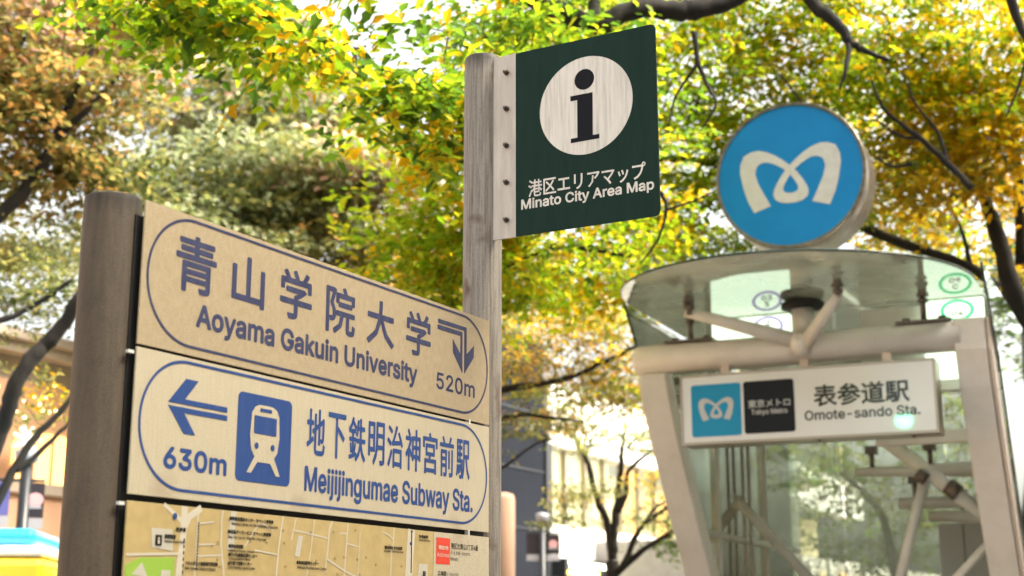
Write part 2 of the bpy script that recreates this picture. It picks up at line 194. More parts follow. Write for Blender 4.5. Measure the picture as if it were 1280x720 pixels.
# ------------------------------------------------------------------ materials
def srgb(r, g, b):
    f = lambda c: (c/255/12.92) if c/255 <= .04045 else ((c/255+.055)/1.055)**2.4
    return (f(r), f(g), f(b))
def mat(name, col, rough=.5, metal=0.0, col2=None, nscale=(20,20,20), lo=.35, hi=.65, bump=0.0, emit=None, es=0, spec=.5, detail=5, coat=0,
        spots=None, spot_scale=60, spot_thr=.7, grain=0):
    m = bpy.data.materials.new(name); m.use_nodes = True; n = m.node_tree; p = n.nodes['Principled BSDF']
    p.inputs['Base Color'].default_value = (*col, 1); p.inputs['Roughness'].default_value = rough
    p.inputs['Metallic'].default_value = metal; p.inputs['Specular IOR Level'].default_value = spec
    p.inputs['Coat Weight'].default_value = coat
    if col2:
        tc = n.nodes.new('ShaderNodeTexCoord'); mp = n.nodes.new('ShaderNodeMapping'); mp.inputs['Scale'].default_value = nscale
        no = n.nodes.new('ShaderNodeTexNoise'); no.inputs['Detail'].default_value = detail; no.inputs['Scale'].default_value = 1; no.inputs['Roughness'].default_value = .65
        mr = n.nodes.new('ShaderNodeMapRange'); mr.inputs[1].default_value = lo; mr.inputs[2].default_value = hi
        mx = n.nodes.new('ShaderNodeMix'); mx.data_type = 'RGBA'
        mx.inputs[6].default_value = (*col, 1); mx.inputs[7].default_value = (*col2, 1)
        n.links.new(tc.outputs['Object'], mp.inputs[0]); n.links.new(mp.outputs[0], no.inputs[0])
        n.links.new(no.outputs[0], mr.inputs[0]); n.links.new(mr.outputs[0], mx.inputs[0])
        out = mx.outputs[2]
        if spots:
            n2 = n.nodes.new('ShaderNodeTexNoise'); n2.inputs['Scale'].default_value = spot_scale; n2.inputs['Detail'].default_value = 3
            r2 = n.nodes.new('ShaderNodeMapRange'); r2.inputs[1].default_value = spot_thr-.06; r2.inputs[2].default_value = spot_thr+.06
            m2 = n.nodes.new('ShaderNodeMix'); m2.data_type = 'RGBA'; m2.inputs[7].default_value = (*spots, 1)
            n.links.new(tc.outputs['Object'], n2.inputs['Vector']); n.links.new(n2.outputs[0], r2.inputs[0])
            n.links.new(r2.outputs[0], m2.inputs[0]); n.links.new(out, m2.inputs[6]); out = m2.outputs[2]
        if grain:
            n3 = n.nodes.new('ShaderNodeTexNoise'); n3.inputs['Scale'].default_value = 420; n3.inputs['Detail'].default_value = 2
            r3 = n.nodes.new('ShaderNodeMapRange'); r3.inputs[1].default_value = .3; r3.inputs[2].default_value = .7; r3.inputs[3].default_value = 1-grain; r3.inputs[4].default_value = 1+grain
            m3 = n.nodes.new('ShaderNodeVectorMath'); m3.operation = 'SCALE'
            n.links.new(tc.outputs['Object'], n3.inputs['Vector']); n.links.new(n3.outputs[0], r3.inputs[0]); n.links.new(out, m3.inputs[0]); n.links.new(r3.outputs[0], m3.inputs['Scale']); out = m3.outputs[0]
        n.links.new(out, p.inputs['Base Color'])
        if bump:
            b = n.nodes.new('ShaderNodeBump'); b.inputs['Strength'].default_value = bump; b.inputs['Distance'].default_value = .01
            n.links.new(no.outputs[0], b.inputs['Height']); n.links.new(b.outputs[0], p.inputs['Normal'])
    if emit:
        p.inputs['Emission Color'].default_value = (*emit, 1); p.inputs['Emission Strength'].default_value = es
    return m

M = {}
M['panel_old'] = mat('panel_old', (.40,.32,.205), .55, col2=(.30,.232,.145), nscale=(90,90,50), lo=.25, hi=.8, detail=8, spots=(.33,.235,.14), spot_scale=5, spot_thr=.72, spec=.25, grain=.22)
M['panel'] = mat('panel', (.475,.415,.30), .5, col2=(.385,.33,.23), nscale=(220,220,14), lo=.3, hi=.85, detail=8, spots=(.36,.30,.21), spot_scale=5, spot_thr=.70, spec=.25, grain=.15)
M['navy'] = mat('navy', (.028,.034,.085), .55, spec=.2, col2=(.05,.055,.11), nscale=(60,60,6))
M['blue'] = mat('blue', (.018,.052,.185), .5, spec=.2, col2=(.03,.066,.20), nscale=(80,80,5))
M['black'] = mat('black', (.006,.006,.006), .6)
M['pole_dark'] = mat('pole_dark', (.100,.075,.052), .7, .0, col2=(.050,.037,.026), nscale=(70,70,8), lo=.25, hi=.8, detail=8, spots=(.06,.045,.03), spot_scale=11, spot_thr=.64, spec=.3, grain=.25)
M['pole_light'] = mat('pole_light', (.235,.205,.175), .55, .05, col2=(.06,.046,.034), grain=.25, detail=9, nscale=(130,130,6), lo=.44, hi=.74, spots=(.09,.05,.03), spot_scale=9, spot_thr=.66)
M['flange'] = mat('flange', (.56,.49,.43), .4, .2, col2=(.42,.36,.31), nscale=(30,30,5))
M['green_sign'] = mat('green_sign', (.006,.024,.018), .6, col2=(.010,.030,.023), nscale=(40,40,6), spec=.12)
M['sign_white'] = mat('sign_white', (.66,.62,.57), .5, col2=(.36,.33,.29), nscale=(110,110,7), lo=.45, hi=.85)
M['sign_black'] = mat('sign_black', (.006,.006,.010), .6, spec=.15)
M['bolt'] = mat('bolt', (.22,.19,.17), .35, .9, col2=(.07,.05,.04), nscale=(300,300,300))
M['map_tan'] = mat('map_tan', (.46,.345,.155), .4, col2=(.39,.29,.125), nscale=(25,25,25))
M['map_road'] = mat('map_road', (.52,.47,.37), .4)
M['map_grey'] = mat('map_grey', (.46,.43,.35), .4)
M['map_green'] = mat('map_green', (.26,.42,.06), .4)
M['map_red'] = mat('map_red', (.62,.05,.025), .4)
M['map_text'] = mat('map_text', (.02,.016,.012), .6, spec=.2)
M['map_soft'] = mat('map_soft', (.36,.25,.12), .5)
M['paint'] = mat('paint', (.78,.73,.68), .40, col2=(.68,.63,.575), nscale=(4,4,4), lo=.4, hi=.75, spots=(.28,.22,.17), spot_scale=38, spot_thr=.78)
M['paint_white'] = mat('paint_white', (.70,.69,.65), .4, col2=(.58,.57,.52), nscale=(3,3,3))
M['trim'] = mat('trim', (.74,.62,.53), .35)
M['steel'] = mat('steel', (.24,.20,.17), .32, .8, col2=(.12,.10,.08), nscale=(20,20,20))
M['fitting'] = mat('fitting', (.16,.13,.11), .4, .6)
M['alu'] = mat('alu', (.42,.36,.30), .35, .7)
M['box_white'] = mat('box_white', (.78,.77,.765), .2, coat=.8)
M['box_blue'] = mat('box_blue', (.006,.29,.56), .35, spec=.3)
M['box_black'] = mat('box_black', (.004,.0045,.008), .35, spec=.25)
M['ink'] = mat('ink', (.02,.02,.02), .25, coat=.5)
M['ink_white'] = mat('ink_white', (.55,.55,.55), .25, coat=.5)
M['disc_blue'] = mat('disc_blue', (.002,.185,.47), .45, col2=(.003,.21,.51), nscale=(3,3,3), spec=.2)
M['disc_white'] = mat('disc_white', (.60,.585,.56), .4, col2=(.52,.50,.47), nscale=(12,12,12))
M['lit_board'] = mat('lit_board', (.8,.85,.8), .5, emit=(.78,1,.84), es=.40)
M['ring_green'] = mat('ring_green', (.02,.5,.2), .5, emit=(.05,.75,.35), es=.22)
M['ring_purple'] = mat('ring_purple', (.2,.15,.4), .5, emit=(.5,.45,.8), es=.2)
M['bark'] = mat('bark', (.017,.013,.010), .95, col2=(.007,.006,.005), nscale=(14,14,4), bump=.6)
M['bark_pale'] = mat('bark_pale', (.11,.085,.06), .9, col2=(.04,.03,.024), nscale=(14,14,4), bump=.6)
M['stone'] = mat('stone', (.34,.28,.225), .9, col2=(.26,.215,.17), nscale=(1.5,1.5,1.5), spec=.1, bump=.1)
M['curtain'] = mat('curtain', (.6,.54,.40), .8, col2=(.42,.36,.25), nscale=(6,6,.2), lo=.35, hi=.65, emit=(1,.80,.42), es=.42)
M['peach_wall'] = mat('peach_wall', (.46,.28,.185), .9, col2=(.40,.235,.15), nscale=(1.5,1.5,1.5), spec=.1)
M['slate'] = mat('slate', (.010,.012,.017), .9, col2=(.014,.016,.022), nscale=(.6,.6,.6), spec=.05)
M['slab'] = mat('slab', (.60,.59,.58), .8, col2=(.52,.51,.50), nscale=(.8,.8,.8))
M['peach'] = mat('peach', (.27,.165,.11), .8, col2=(.24,.145,.095), nscale=(2,2,2))
M['dark_frame'] = mat('dark_frame', (.02,.022,.028), .4)
M['warm_lit'] = mat('warm_lit', (.3,.2,.1), .6, col2=(.4,.25,.12), nscale=(1.2,1.2,.4), emit=(1,.52,.16), es=.8)
M['warm_pale'] = mat('warm_pale', (.34,.30,.2), .6, emit=(1,.78,.40), es=.22)
M['orange_lit'] = mat('orange_lit', (.4,.2,.05), .6, emit=(1,.45,.09), es=1.1)
M['fairy'] = mat('fairy', (1,.8,.3), .5, emit=(1,.78,.3), es=5)
M['sign_lit'] = mat('sign_lit', (.9,1,.8), .5, emit=(.88,1,.78), es=3)
M['yellow_lit'] = mat('yellow_lit', (1,.8,.2), .5, emit=(1,.76,.16), es=1.6)
M['van_yellow'] = mat('van_yellow', (.82,.58,.04), .3, coat=.5)
M['van_blue'] = mat('van_blue', (.02,.40,.72), .3, coat=.5)
M['van_white'] = mat('van_white', (.80,.80,.80), .3, coat=.5)
M['rubber'] = mat('rubber', (.015,.015,.015), .8)
M['banner'] = mat('banner', (.018,.012,.02), .6)
M['banner_blue'] = mat('banner_blue', (.10,.10,.32), .6)
M['plate'] = mat('plate', (.34,.34,.39), .7)
M['pink'] = mat('pink', (.7,.35,.38), .5)
M['asphalt'] = mat('asphalt', (.05,.05,.052), .9, col2=(.035,.035,.037), nscale=(6,6,6))
M['paving'] = mat('paving', (.30,.27,.24), .85, col2=(.22,.20,.18), nscale=(3,3,3))
M['kerb'] = mat('kerb', (.36,.34,.31), .85)
M['line'] = mat('line', (.75,.75,.73), .7)
M['earth'] = mat('earth', (.20,.18,.15), .95, col2=(.13,.12,.10), nscale=(.4,.4,.4))
M['concrete'] = mat('concrete', (.42,.40,.37), .8, col2=(.33,.31,.29), nscale=(2,2,2))

def top_stain(m, top, depth, col):
    n = m.node_tree; p = n.nodes['Principled BSDF']; src = p.inputs['Base Color'].links[0].from_socket
    tc = n.nodes.new('ShaderNodeTexCoord'); sx = n.nodes.new('ShaderNodeSeparateXYZ'); mp = n.nodes.new('ShaderNodeMapping'); mp.inputs['Scale'].default_value = (60,60,4)
    no = n.nodes.new('ShaderNodeTexNoise'); no.inputs['Scale'].default_value = 1; no.inputs['Detail'].default_value = 6
    mr = n.nodes.new('ShaderNodeMapRange'); mr.inputs[1].default_value = top-depth; mr.inputs[2].default_value = top
    ad = n.nodes.new('ShaderNodeMath'); ad.operation = 'ADD'; m2 = n.nodes.new('ShaderNodeMapRange'); m2.inputs[1].default_value = .95; m2.inputs[2].default_value = 1.45
    mx = n.nodes.new('ShaderNodeMix'); mx.data_type = 'RGBA'; mx.inputs[7].default_value = (*col,1); L = n.links.new
    L(tc.outputs['Object'], sx.inputs[0]); L(sx.outputs['Z'], mr.inputs[0]); L(tc.outputs['Object'], mp.inputs[0]); L(mp.outputs[0], no.inputs[0])
    L(mr.outputs[0], ad.inputs[0]); L(no.outputs[0], ad.inputs[1]); L(ad.outputs[0], m2.inputs[0]); L(m2.outputs[0], mx.inputs[0]); L(src, mx.inputs[6]); L(mx.outputs[2], p.inputs['Base Color'])
top_stain(M['pole_dark'], 2.31, .10, (.03,.024,.018)); top_stain(M['pole_light'], 3.09, .11, (.035,.027,.02))
def glass(name, tint=(.85,.93,.88), base=(.35,.36,.31), dirt=.25, rough=.03, refl=1.0):
    m = bpy.data.materials.new(name); m.use_nodes = True; n = m.node_tree; n.nodes.clear()
    out = n.nodes.new('ShaderNodeOutputMaterial')
    tr = n.nodes.new('ShaderNodeBsdfTransparent'); tr.inputs[0].default_value = (*tint, 1)
    gl = n.nodes.new('ShaderNodeBsdfGlossy'); gl.inputs['Roughness'].default_value = rough; gl.inputs[0].default_value = (.9,.95,.92,1)
    df = n.nodes.new('ShaderNodeBsdfDiffuse'); df.inputs[0].default_value = (*base, 1)
    tl = n.nodes.new('ShaderNodeBsdfTranslucent'); tl.inputs[0].default_value = (*base, 1)
    fr = n.nodes.new('ShaderNodeFresnel'); fr.inputs[0].default_value = 1.5
    mul = n.nodes.new('ShaderNodeMath'); mul.operation = 'MULTIPLY'; mul.inputs[1].default_value = 1.7*refl; mul.use_clamp = True
    m1 = n.nodes.new('ShaderNodeMixShader'); m2 = n.nodes.new('ShaderNodeMixShader'); m3 = n.nodes.new('ShaderNodeMixShader'); m3.inputs[0].default_value = .5
    no = n.nodes.new('ShaderNodeTexNoise'); no.inputs['Scale'].default_value = 2.2; no.inputs['Detail'].default_value = 8
    tc = n.nodes.new('ShaderNodeTexCoord')
    mr = n.nodes.new('ShaderNodeMapRange'); mr.inputs[1].default_value = .3; mr.inputs[2].default_value = .75
    mr.inputs[3].default_value = dirt*.6; mr.inputs[4].default_value = min(1, dirt*1.5)
    L = n.links.new
    L(tc.outputs['Object'], no.inputs['Vector']); L(no.outputs[0], mr.inputs[0])
    L(df.outputs[0], m3.inputs[1]); L(tl.outputs[0], m3.inputs[2])
    L(mr.outputs[0], m1.inputs[0]); L(tr.outputs[0], m1.inputs[1]); L(m3.outputs[0], m1.inputs[2])
    L(fr.outputs[0], mul.inputs[0]); L(mul.outputs[0], m2.inputs[0]); L(m1.outputs[0], m2.inputs[1]); L(gl.outputs[0], m2.inputs[2])
    L(m2.outputs[0], out.inputs[0]); return m
M['roof_glass'] = glass('roof_glass', (.55,.60,.52), (.50,.49,.42), .70, refl=.9)
M['wall_glass'] = glass('wall_glass', (.80,.85,.79), (.46,.47,.41), .30)
M['glass_edge'] = mat('glass_edge', (.012,.035,.025), .2)
M['window_glass'] = glass('window_glass', (.9,.92,.88), (.4,.4,.35), .05, refl=.3)

def leafmat(name):
    m = bpy.data.materials.new(name); m.use_nodes = True; n = m.node_tree; p = n.nodes['Principled BSDF']; out = n.nodes['Material Output']
    at_ = n.nodes.new('ShaderNodeAttribute'); at_.attribute_name = 'leafcol'
    p.inputs['Roughness'].default_value = .42; p.inputs['Specular IOR Level'].default_value = .5
    t = n.nodes.new('ShaderNodeBsdfTranslucent'); mx = n.nodes.new('ShaderNodeMixShader'); mx.inputs[0].default_value = .70
    n.links.new(at_.outputs['Color'], p.inputs['Base Color']); n.links.new(at_.outputs['Color'], t.inputs[0])
    n.links.new(p.outputs[0], mx.inputs[1]); n.links.new(t.outputs[0], mx.inputs[2]); n.links.new(mx.outputs[0], out.inputs[0])
    return m
M['leaf'] = leafmat('leaf')

# ------------------------------------------------------------------ ground, road
tag(MB().box(-300, 300, -300, 300, -1.0, -.012).build('ground', M['earth']), kind='structure')
tag(MB().prism([(-60,-60),(60,-60),(60,60),(-60,60)], -.008, 0.0, 'z').build('pavement', M['paving']), kind='structure')

# ================================================================== MAP SIGNPOST
A1 = .5195
post = empty('map_signpost', (-.6996, 2.6078, 0), math.pi/2 - A1,
             'weathered beige direction boards and area map between a short and a tall round steel pole', 'signpost')
def pole(cx, cy, top, r, m):
    mb = MB(); n = 40
    prof = [(r,-.3),(r,top-.012),(r*.97,top-.004),(r*.88,top),(0.001,top+.002)]
    b = 0
    for i,(rr,z) in enumerate(prof):
        for k in range(n): mb.v.append((cx+rr*math.cos(2*math.pi*k/n), cy+rr*math.sin(2*math.pi*k/n), z))
    for i in range(len(prof)-1):
        for k in range(n):
            l=(k+1)%n; mb.f.append([i*n+k,i*n+l,(i+1)*n+l,(i+1)*n+k]); mb.sm.append(i in (0,))
    return mb.build('pole', m, post)
pole(-.015, .071, 2.302, .0545, M['pole_dark'])
o = pole(1.367, .071, 3.086, .0540, M['pole_light']); o['label'] = 'taller pale pole with dark vertical streaks'
# dark backing frame
MB().box(-.010, 1.285, .014, .05, .95, 2.262).build('backing_frame', M['black'], post)
def board(z0, z1, m, label=None):
    return MB().box(0, 1.288, 0, .004, z0, z1).build('board', m, post, bevel=.0008, label=label)
board(2.0125, 2.2925, M['panel_old'], 'browner upper direction board, grimy')
board(1.7335, 2.0070, M['panel'], 'paler direction board with train symbol')
board(.98, 1.7215, M['map_tan'], 'yellow area map board')
for x, z in ((1.19, 2.0098), (1.19, 1.7275)):
    MB().box(x-.003, x+.003, -.0005, .011, z-.0062, z+.0062).build('bracket', M['paint_white'], post)
for z in (1.996, 1.716):
    MB().box(-.018, -.004, .003, .010, z-.003, z+.003).build('bracket', M['paint_white'], post)
def stadium(x0, x1, z0, z1, r, wd, m):
    a = rrect(x0, x1, z0, z1, r, 18); b = rrect(x0+wd, x1-wd, z0+wd, z1-wd, r-wd, 18)
    outline(a, b, -.0008, 'border_line', m, post)
stadium(.0125, 1.2785, 2.0270, 2.2850, .1275, .0054, M['navy'])
stadium(.0140, 1.2775, 1.7475, 2.0005, .1250, .0056, M['blue'])
NV, BL = M['navy'], M['blue']
for ch, x0, x1, z0, z1 in (('青',.089,.207,2.137,2.253),('山',.2545,.3585,2.143,2.247),('学',.409,.520,2.143,2.253),
                           ('院',.571,.682,2.139,2.250),('大',.728,.840,2.139,2.248),('学',.891,1.001,2.141,2.251)):
    text(ch, x0, x1, z0, z1, NV, post, bold=.0024, capfit=False)
text('Aoyama Gakuin University', .154, .943, 2.0720, 2.1195, NV, post, bold=.0024)
text('520m', 1.029, 1.213, 2.0740, 2.1160, NV, post, bold=.0013)
mb = MB()
mb.prism([(1.0345,2.2525),(1.1708,2.2535),(1.1713,2.183),(1.2080,2.2115),(1.2072,2.1804),(1.1608,2.1309),(1.1604,2.2430),(1.0345,2.2420)], -.0008, .0005)
mb.prism([(1.0322,2.2372),(1.1500,2.2378),(1.1514,2.1318),(1.1061,2.1775),(1.1040,2.2115),(1.1416,2.1785),(1.1413,2.2265),(1.0322,2.2260)], -.0008, .0005)
mb.build('turn_arrow', NV, post)
mb = MB()
mb.prism([(.0895,1.9150),(.1354,1.9653),(.1706,1.9653),(.1357,1.9252),(.2581,1.9252),(.2584,1.9148)], -.0008, .0005)
mb.prism([(.0901,1.9087),(.2588,1.9087),(.2590,1.8984),(.1349,1.8984),(.1689,1.8587),(.1369,1.8585)], -.0008, .0005)
mb.build('left_arrow', BL, post)
text('630m', .0856, .2645, 1.7885, 1.8305, BL, post, bold=.0022)
MB().prism(rrect(.2905,.4637,1.7836,1.9640,.013), -.0008, .0005).build('train_symbol', BL, post)
body = [(.345,1.8375),(.3355,1.8500),(.3305,1.8800),(.3340,1.9250),(.3430,1.9380),(.3570,1.9433),(.3780,1.9440),(.3990,1.9433),(.4130,1.9380),(.4210,1.9250),(.4240,1.8800),(.4190,1.8500),(.4095,1.8375)]
P2 = M['panel']
mb = MB(); mb.prism(body, -.0016, -.0004)
mb.prism([(.3480,1.8376),(.3243,1.8020),(.3372,1.8020),(.3561,1.8255),(.3975,1.8255),(.4164,1.8015),(.4297,1.8015),(.4083,1.8376)], -.0016, -.0004)
mb.build('train_shape', P2, post)
mb = MB()
mb.prism([(.359,1.9300),(.3955,1.9300),(.3955,1.9370),(.359,1.9370)], -.0024, -.0012)
mb.prism(rrect(.3415,.4130,1.8835,1.9206,.003), -.0024, -.0012)
mb.prism(circle(.3512,1.8586,.0062,.0068,16), -.0024, -.0012); mb.prism(circle(.4026,1.8586,.0062,.0068,16), -.0024, -.0012)
mb.build('train_windows', BL, post)
jp2 = '地下鉄明治神宮前駅'; x0 = .5125; step = (1.1965-.5125)/9
for i, ch in enumerate(jp2):
    a = x0 + i*step + .004; b = x0 + (i+1)*step - .006
    text(ch, a, b, 1.8590, 1.9600, BL, post, bold=.0015, capfit=False)
text('Meijijingumae Subway Sta.', .5140, 1.2065, 1.7795, 1.8335, BL, post, bold=.0020)

# --- printed area map
def road(pts, wd, m=None, y=-.0006, z_layer=0):
    wd = wd*.8 if wd < .012 else wd
    y = y + .0002 - z_layer*.00009
    a = []; b = []
    for i, p in enumerate(pts):
        q0 = pts[max(i-1,0)]; q1 = pts[min(i+1,len(pts)-1)]
        dx, dz = q1[0]-q0[0], q1[1]-q0[1]; l = math.hypot(dx,dz) or 1
        nx, nz = -dz/l*wd/2, dx/l*wd/2
        a.append((p[0]+nx, p[1]+nz)); b.append((p[0]-nx, p[1]-nz))
    mb.strip(a, b, y)
zt = 1.7212
mb = MB()
road([(.193,1.7195),(.163,1.7195),(.153,1.70),(.150,1.60),(.150,1.30),(.155,1.0)], .0, None)
mb = MB()
road([(.1505,zt),(.150,1.66),(.1435,1.60),(.140,1.30),(.16,1.0)], .017)
road([(.094,zt),(.125,1.705),(.148,1.69)], .010, None, -.0006, 1)
road([(.197,zt),(.165,1.703),(.152,1.68)], .014, None, -.0006, 2)
road([(.190,1.713),(.1885,1.6975),(.1875,1.60),(.187,1.45)], .004, None, -.0006, 3)
road([(.189,1.6905),(.234,1.6965)], .004, None, -.0006, 4)
road([(.2605,zt),(.256,1.70),(.2581,1.655),(.268,1.61),(.2742,1.57),(.28,1.3)], .005, None, -.0006, 3)
road([(.189,1.651),(.243,1.654)], .004, None, -.0006, 5)
road([(.189,1.629),(.262,1.634)], .004, None, -.0006, 4)
road([(.004,1.6245),(.142,1.632)], .006, None, -.0006, 6)
road([(.4474,zt),(.437,1.66),(.4317,1.60),(.425,1.4)], .005, None, -.0006, 1)
road([(.4908,1.7198),(.4772,1.6741)], .004, None, -.0006, 3)
road([(.4868,1.6945),(.54,1.690),(.600,1.684)], .004, None, -.0006, 4)
road([(.3720,1.706),(.415,1.690)], .0035, None, -.0006, 5)
road([(.372,1.704),(.33,1.655)], .0035, None, -.0006, 6)
road([(.36,1.648),(.43,1.642)], .004, None, -.0006, 7)
road([(.554,zt),(.545,1.66),(.5326,1.6017),(.53,1.4)], .0035, None, -.0006, 2)
road([(.6180,zt),(.6080,1.705),(.6040,1.66),(.5954,1.61)], .005, None, -.0006, 3)
road([(.6756,zt),(.6700,1.66),(.6659,1.6056),(.66,1.4)], .0055, None, -.0006, 1)
road([(.645,1.697),(.672,1.698)], .0035, None, -.0006, 4)
road([(.674,1.676),(.716,1.671)], .0035, None, -.0006, 5)
road([(.7217,1.7041),(.7167,1.60)], .003, None, -.0006, 2)
road([(.60,1.640),(.665,1.617),(.73,1.60)], .0045, None, -.0006, 6)
road([(.805,1.708),(.825,1.706),(.852,1.695)], .0035, None, -.0006, 7)
road([(.8560,zt),(.8540,1.69),(.846,1.66),(.8455,1.60)], .0045, None, -.0006, 1)
road([(.9290,zt),(.9230,1.66),(.9190,1.60),(.91,1.3)], .030, None, -.0006, 2)
mb.build('map_roads', M['map_road'], post)
for pg in ([(.064,1.676),(.120,1.676),(.124,1.636),(.068,1.640)], [(.283,zt),(.300,zt),(.296,1.645),(.276,1.645)],
           [(.500,1.684),(.516,1.684),(.506,1.640),(.490,1.642)], [(.962,1.643),(1.000,1.643),(1.000,1.60),(.958,1.60)]):
    MB().prism(pg, -.0007, .0005).build('map_block', M['map_grey'], post)
mb = MB(); mb.prism([(.004,1.606),(.040,1.621),(.130,1.624),(.128,1.50),(.004,1.50)], -.0007, .0005); mb.build('map_park', M['map_green'], post)
for pg in ([(.020,1.590),(.045,1.612),(.062,1.585)], [(.095,1.600),(.12,1.600),(.12,1.58),(.095,1.58)]): MB().prism(pg, -.0012, .0005).build('map_block', M['map_grey'], post)
mb = MB(); mb.box(1.0250, 1.2875, -.0009, .002, .99, zt-.0004); mb.build('address_panel', M['panel'], post)
MB().box(1.0367, 1.0985, -.0015, .001, 1.645, 1.7085).build('address_square', M['map_red'], post)
T = M['map_text']; W_ = M['map_road']
text('現在地', 1.0460, 1.0900, 1.6800, 1.6905, W_, post, y=-.0019, bold=.0003, capfit=False)
text('Address', 1.0400, 1.0960, 1.6630, 1.6725, W_, post, y=-.0019)
text('港区北青山3丁目6番', 1.1030, 1.2330, 1.6835, 1.6985, T, post, y=-.0013, bold=.0002, capfit=False)
text('3-6, Kita-aoyama,', 1.1020, 1.1950, 1.6705, 1.6790, T, post, y=-.0013)
text('Minato', 1.1020, 1.1370, 1.6555, 1.6640, T, post, y=-.0013)
text('広域図 /', 1.0440, 1.0920, 1.6175, 1.6290, T, post, y=-.0013, bold=.0003, capfit=False)
text('Area Map', 1.0980, 1.1400, 1.6190, 1.6265, T, post, y=-.0013)
for s, x0, x1, z0, z1 in (('■障害者福祉センター すぺっく神宮前',.2790,.4150,1.7030,1.7110),('■児童デイサービス すぺっく神宮前',.2760,.4090,1.6770,1.6850),
        ('■渋谷保育園',.2800,.3230,1.6490,1.6570),('■子ども家庭支援センター',.2800,.3690,1.6325,1.6400),('■子育て支援センター',.2800,.3520,1.6160,1.6235),
        ('ベルエポック美容専門学校■',.1580,.2500,1.6120,1.6195),('原宿警察署',.0985,.1290,1.6580,1.6665),('■渋谷区教育センター',.4960,.5720,1.6250,1.6330),
        ('穏田神社 文化会館',.8170,.8890,1.6710,1.6790),('外苑前駅',.9590,1.0000,1.7030,1.7110),('駅',.9780,.9920,1.6120,1.6260),('表参道',.1280,.1560,1.6730,1.6810)):
    text(s, x0, x1, z0, z1, T, post, y=-.0016, bold=.00045, capfit=False, name='map_lettering')
for s, x0, x1, z0, z1 in (('Welfare Center for the Disabled Jingumae',.2850,.4300,1.6945,1.7000),('Day Service for Children Jingumae',.2780,.3950,1.6680,1.6735),
        ('Shibuya Nursery School',.2840,.3570,1.6420,1.6470),('Child Guidance Center',.2820,.3480,1.6260,1.6310),('Child Rearing Support Center',.2820,.3630,1.6090,1.6140),
        ('Belle Epoque College of Beauty',.1580,.2440,1.6035,1.6090),('Harajuku Police Station',.0985,.1560,1.6510,1.6560),('Shibuya City Education Center',.4980,.6000,1.6160,1.6215),
        ('Onden Shrine Hall',.8150,.8950,1.6640,1.6690),('Gaienmae Sta.',.9590,1.0080,1.6965,1.7010)):
    text(s, x0, x1, z0, z1, T, post, y=-.0016, bold=.0002, name='map_lettering')
mb = MB(); mb.prism(rrect(.0758,.0925,1.6440,1.6640,.002), -.0016, .0005)
mb.prism([(.924,zt-.006),(.9290,zt-.001),(.9335,zt-.006)], -.0016, -.0008); mb.box(.9275,.9300,-.0016,-.0008,1.62,1.715)
for k in range(16): mb.box(.1895,.1925,-.0016,-.0008,1.69-.0058*k,1.6935-.0058*k)
for k in range(8): mb.box(.152,.154,-.0016,-.0008,1.655-.012*k,1.661-.012*k)
mb.build('map_symbols', T, post, kind='stuff')
mb = MB(); mb.prism(circle(.0842,1.6575,.0022,None,12), -.0020,-.0012); mb.box(.0818,.0866,-.0020,-.0012,1.6475,1.6548); mb.build('map_symbols', W_, post, kind='stuff')
mb = MB(); mb.prism(circle(.1245,1.7010,.0052,.0062,16), -.0018,.0005); mb.prism(circle(.9265,1.688,.0042,None,14), -.0020,.0005); mb.build('map_symbols', BL, post, kind='stuff')
mb = MB()
for k in range(26):
    x = random.uniform(.2, 1.0); z = random.uniform(1.60, 1.71); mb.box(x, x+.006, -.0014, -.0006, z, z+.0045)
mb.build('map_symbols', M['map_soft'], post, kind='stuff')

# ================================================================== GREEN INFORMATION SIGN
A2 = 2.0749
info = empty('information_sign', (.0083, 3.75, 0), math.pi/2 - A2, 'dark green information sign plate with white i circle bolted to the tall pole', 'sign')
MB().box(-.078, .004, 0.002, .008, 2.5330, 3.0705).build('mounting_flange', M['flange'], info, bevel=.001)
MB().prism([(.0033,2.5335),(.4130,2.5335),(.4250,2.5370),(.4300,2.5490),(.4285,3.0560),(.4240,3.0650),(.4150,3.0680),(.0033,3.0680)], -.002, .0035).build('sign_plate', M['green_sign'], info, bevel=.0006)
MB().prism(circle(.2195,2.8740,.1400,.1400,64), -.0026, -.001).build('white_circle', M['sign_white'], info)
mb = MB(); mb.prism(circle(.2172,2.9490,.0297,.0297,32), -.0032, -.0015)
mb.prism([(.1745,2.9072),(.2415,2.9072),(.2405,2.7850),(.2600,2.7850),(.2600,2.7725),(.1745,2.7725),(.1745,2.7850),(.1945,2.7850),(.1950,2.8930),(.1745,2.8930)], -.0032, -.0015)
mb.build('letter_i', M['sign_black'], info)
text('港区エリアマップ', .0430, .3925, 2.6380, 2.6870, M['sign_white'], info, y=-.0026, bold=.0007, capfit=False)
text('Minato City Area Map', .0205, .4155, 2.6062, 2.6352, M['sign_white'], info, y=-.0026, bold=.0012)
for z in (3.0165, 2.9089, 2.8003, 2.6930, 2.5848):
    mb = MB(); mb.tube([(-.0270,.003,z),(-.0270,-.006,z)], .0080, 6); mb.tube([(-.0270,-.006,z),(-.0270,-.014,z),(-.0270,-.0165,z)], [.0052,.0050,.003], 12)
    mb.build('bolt', M['bolt'], info)

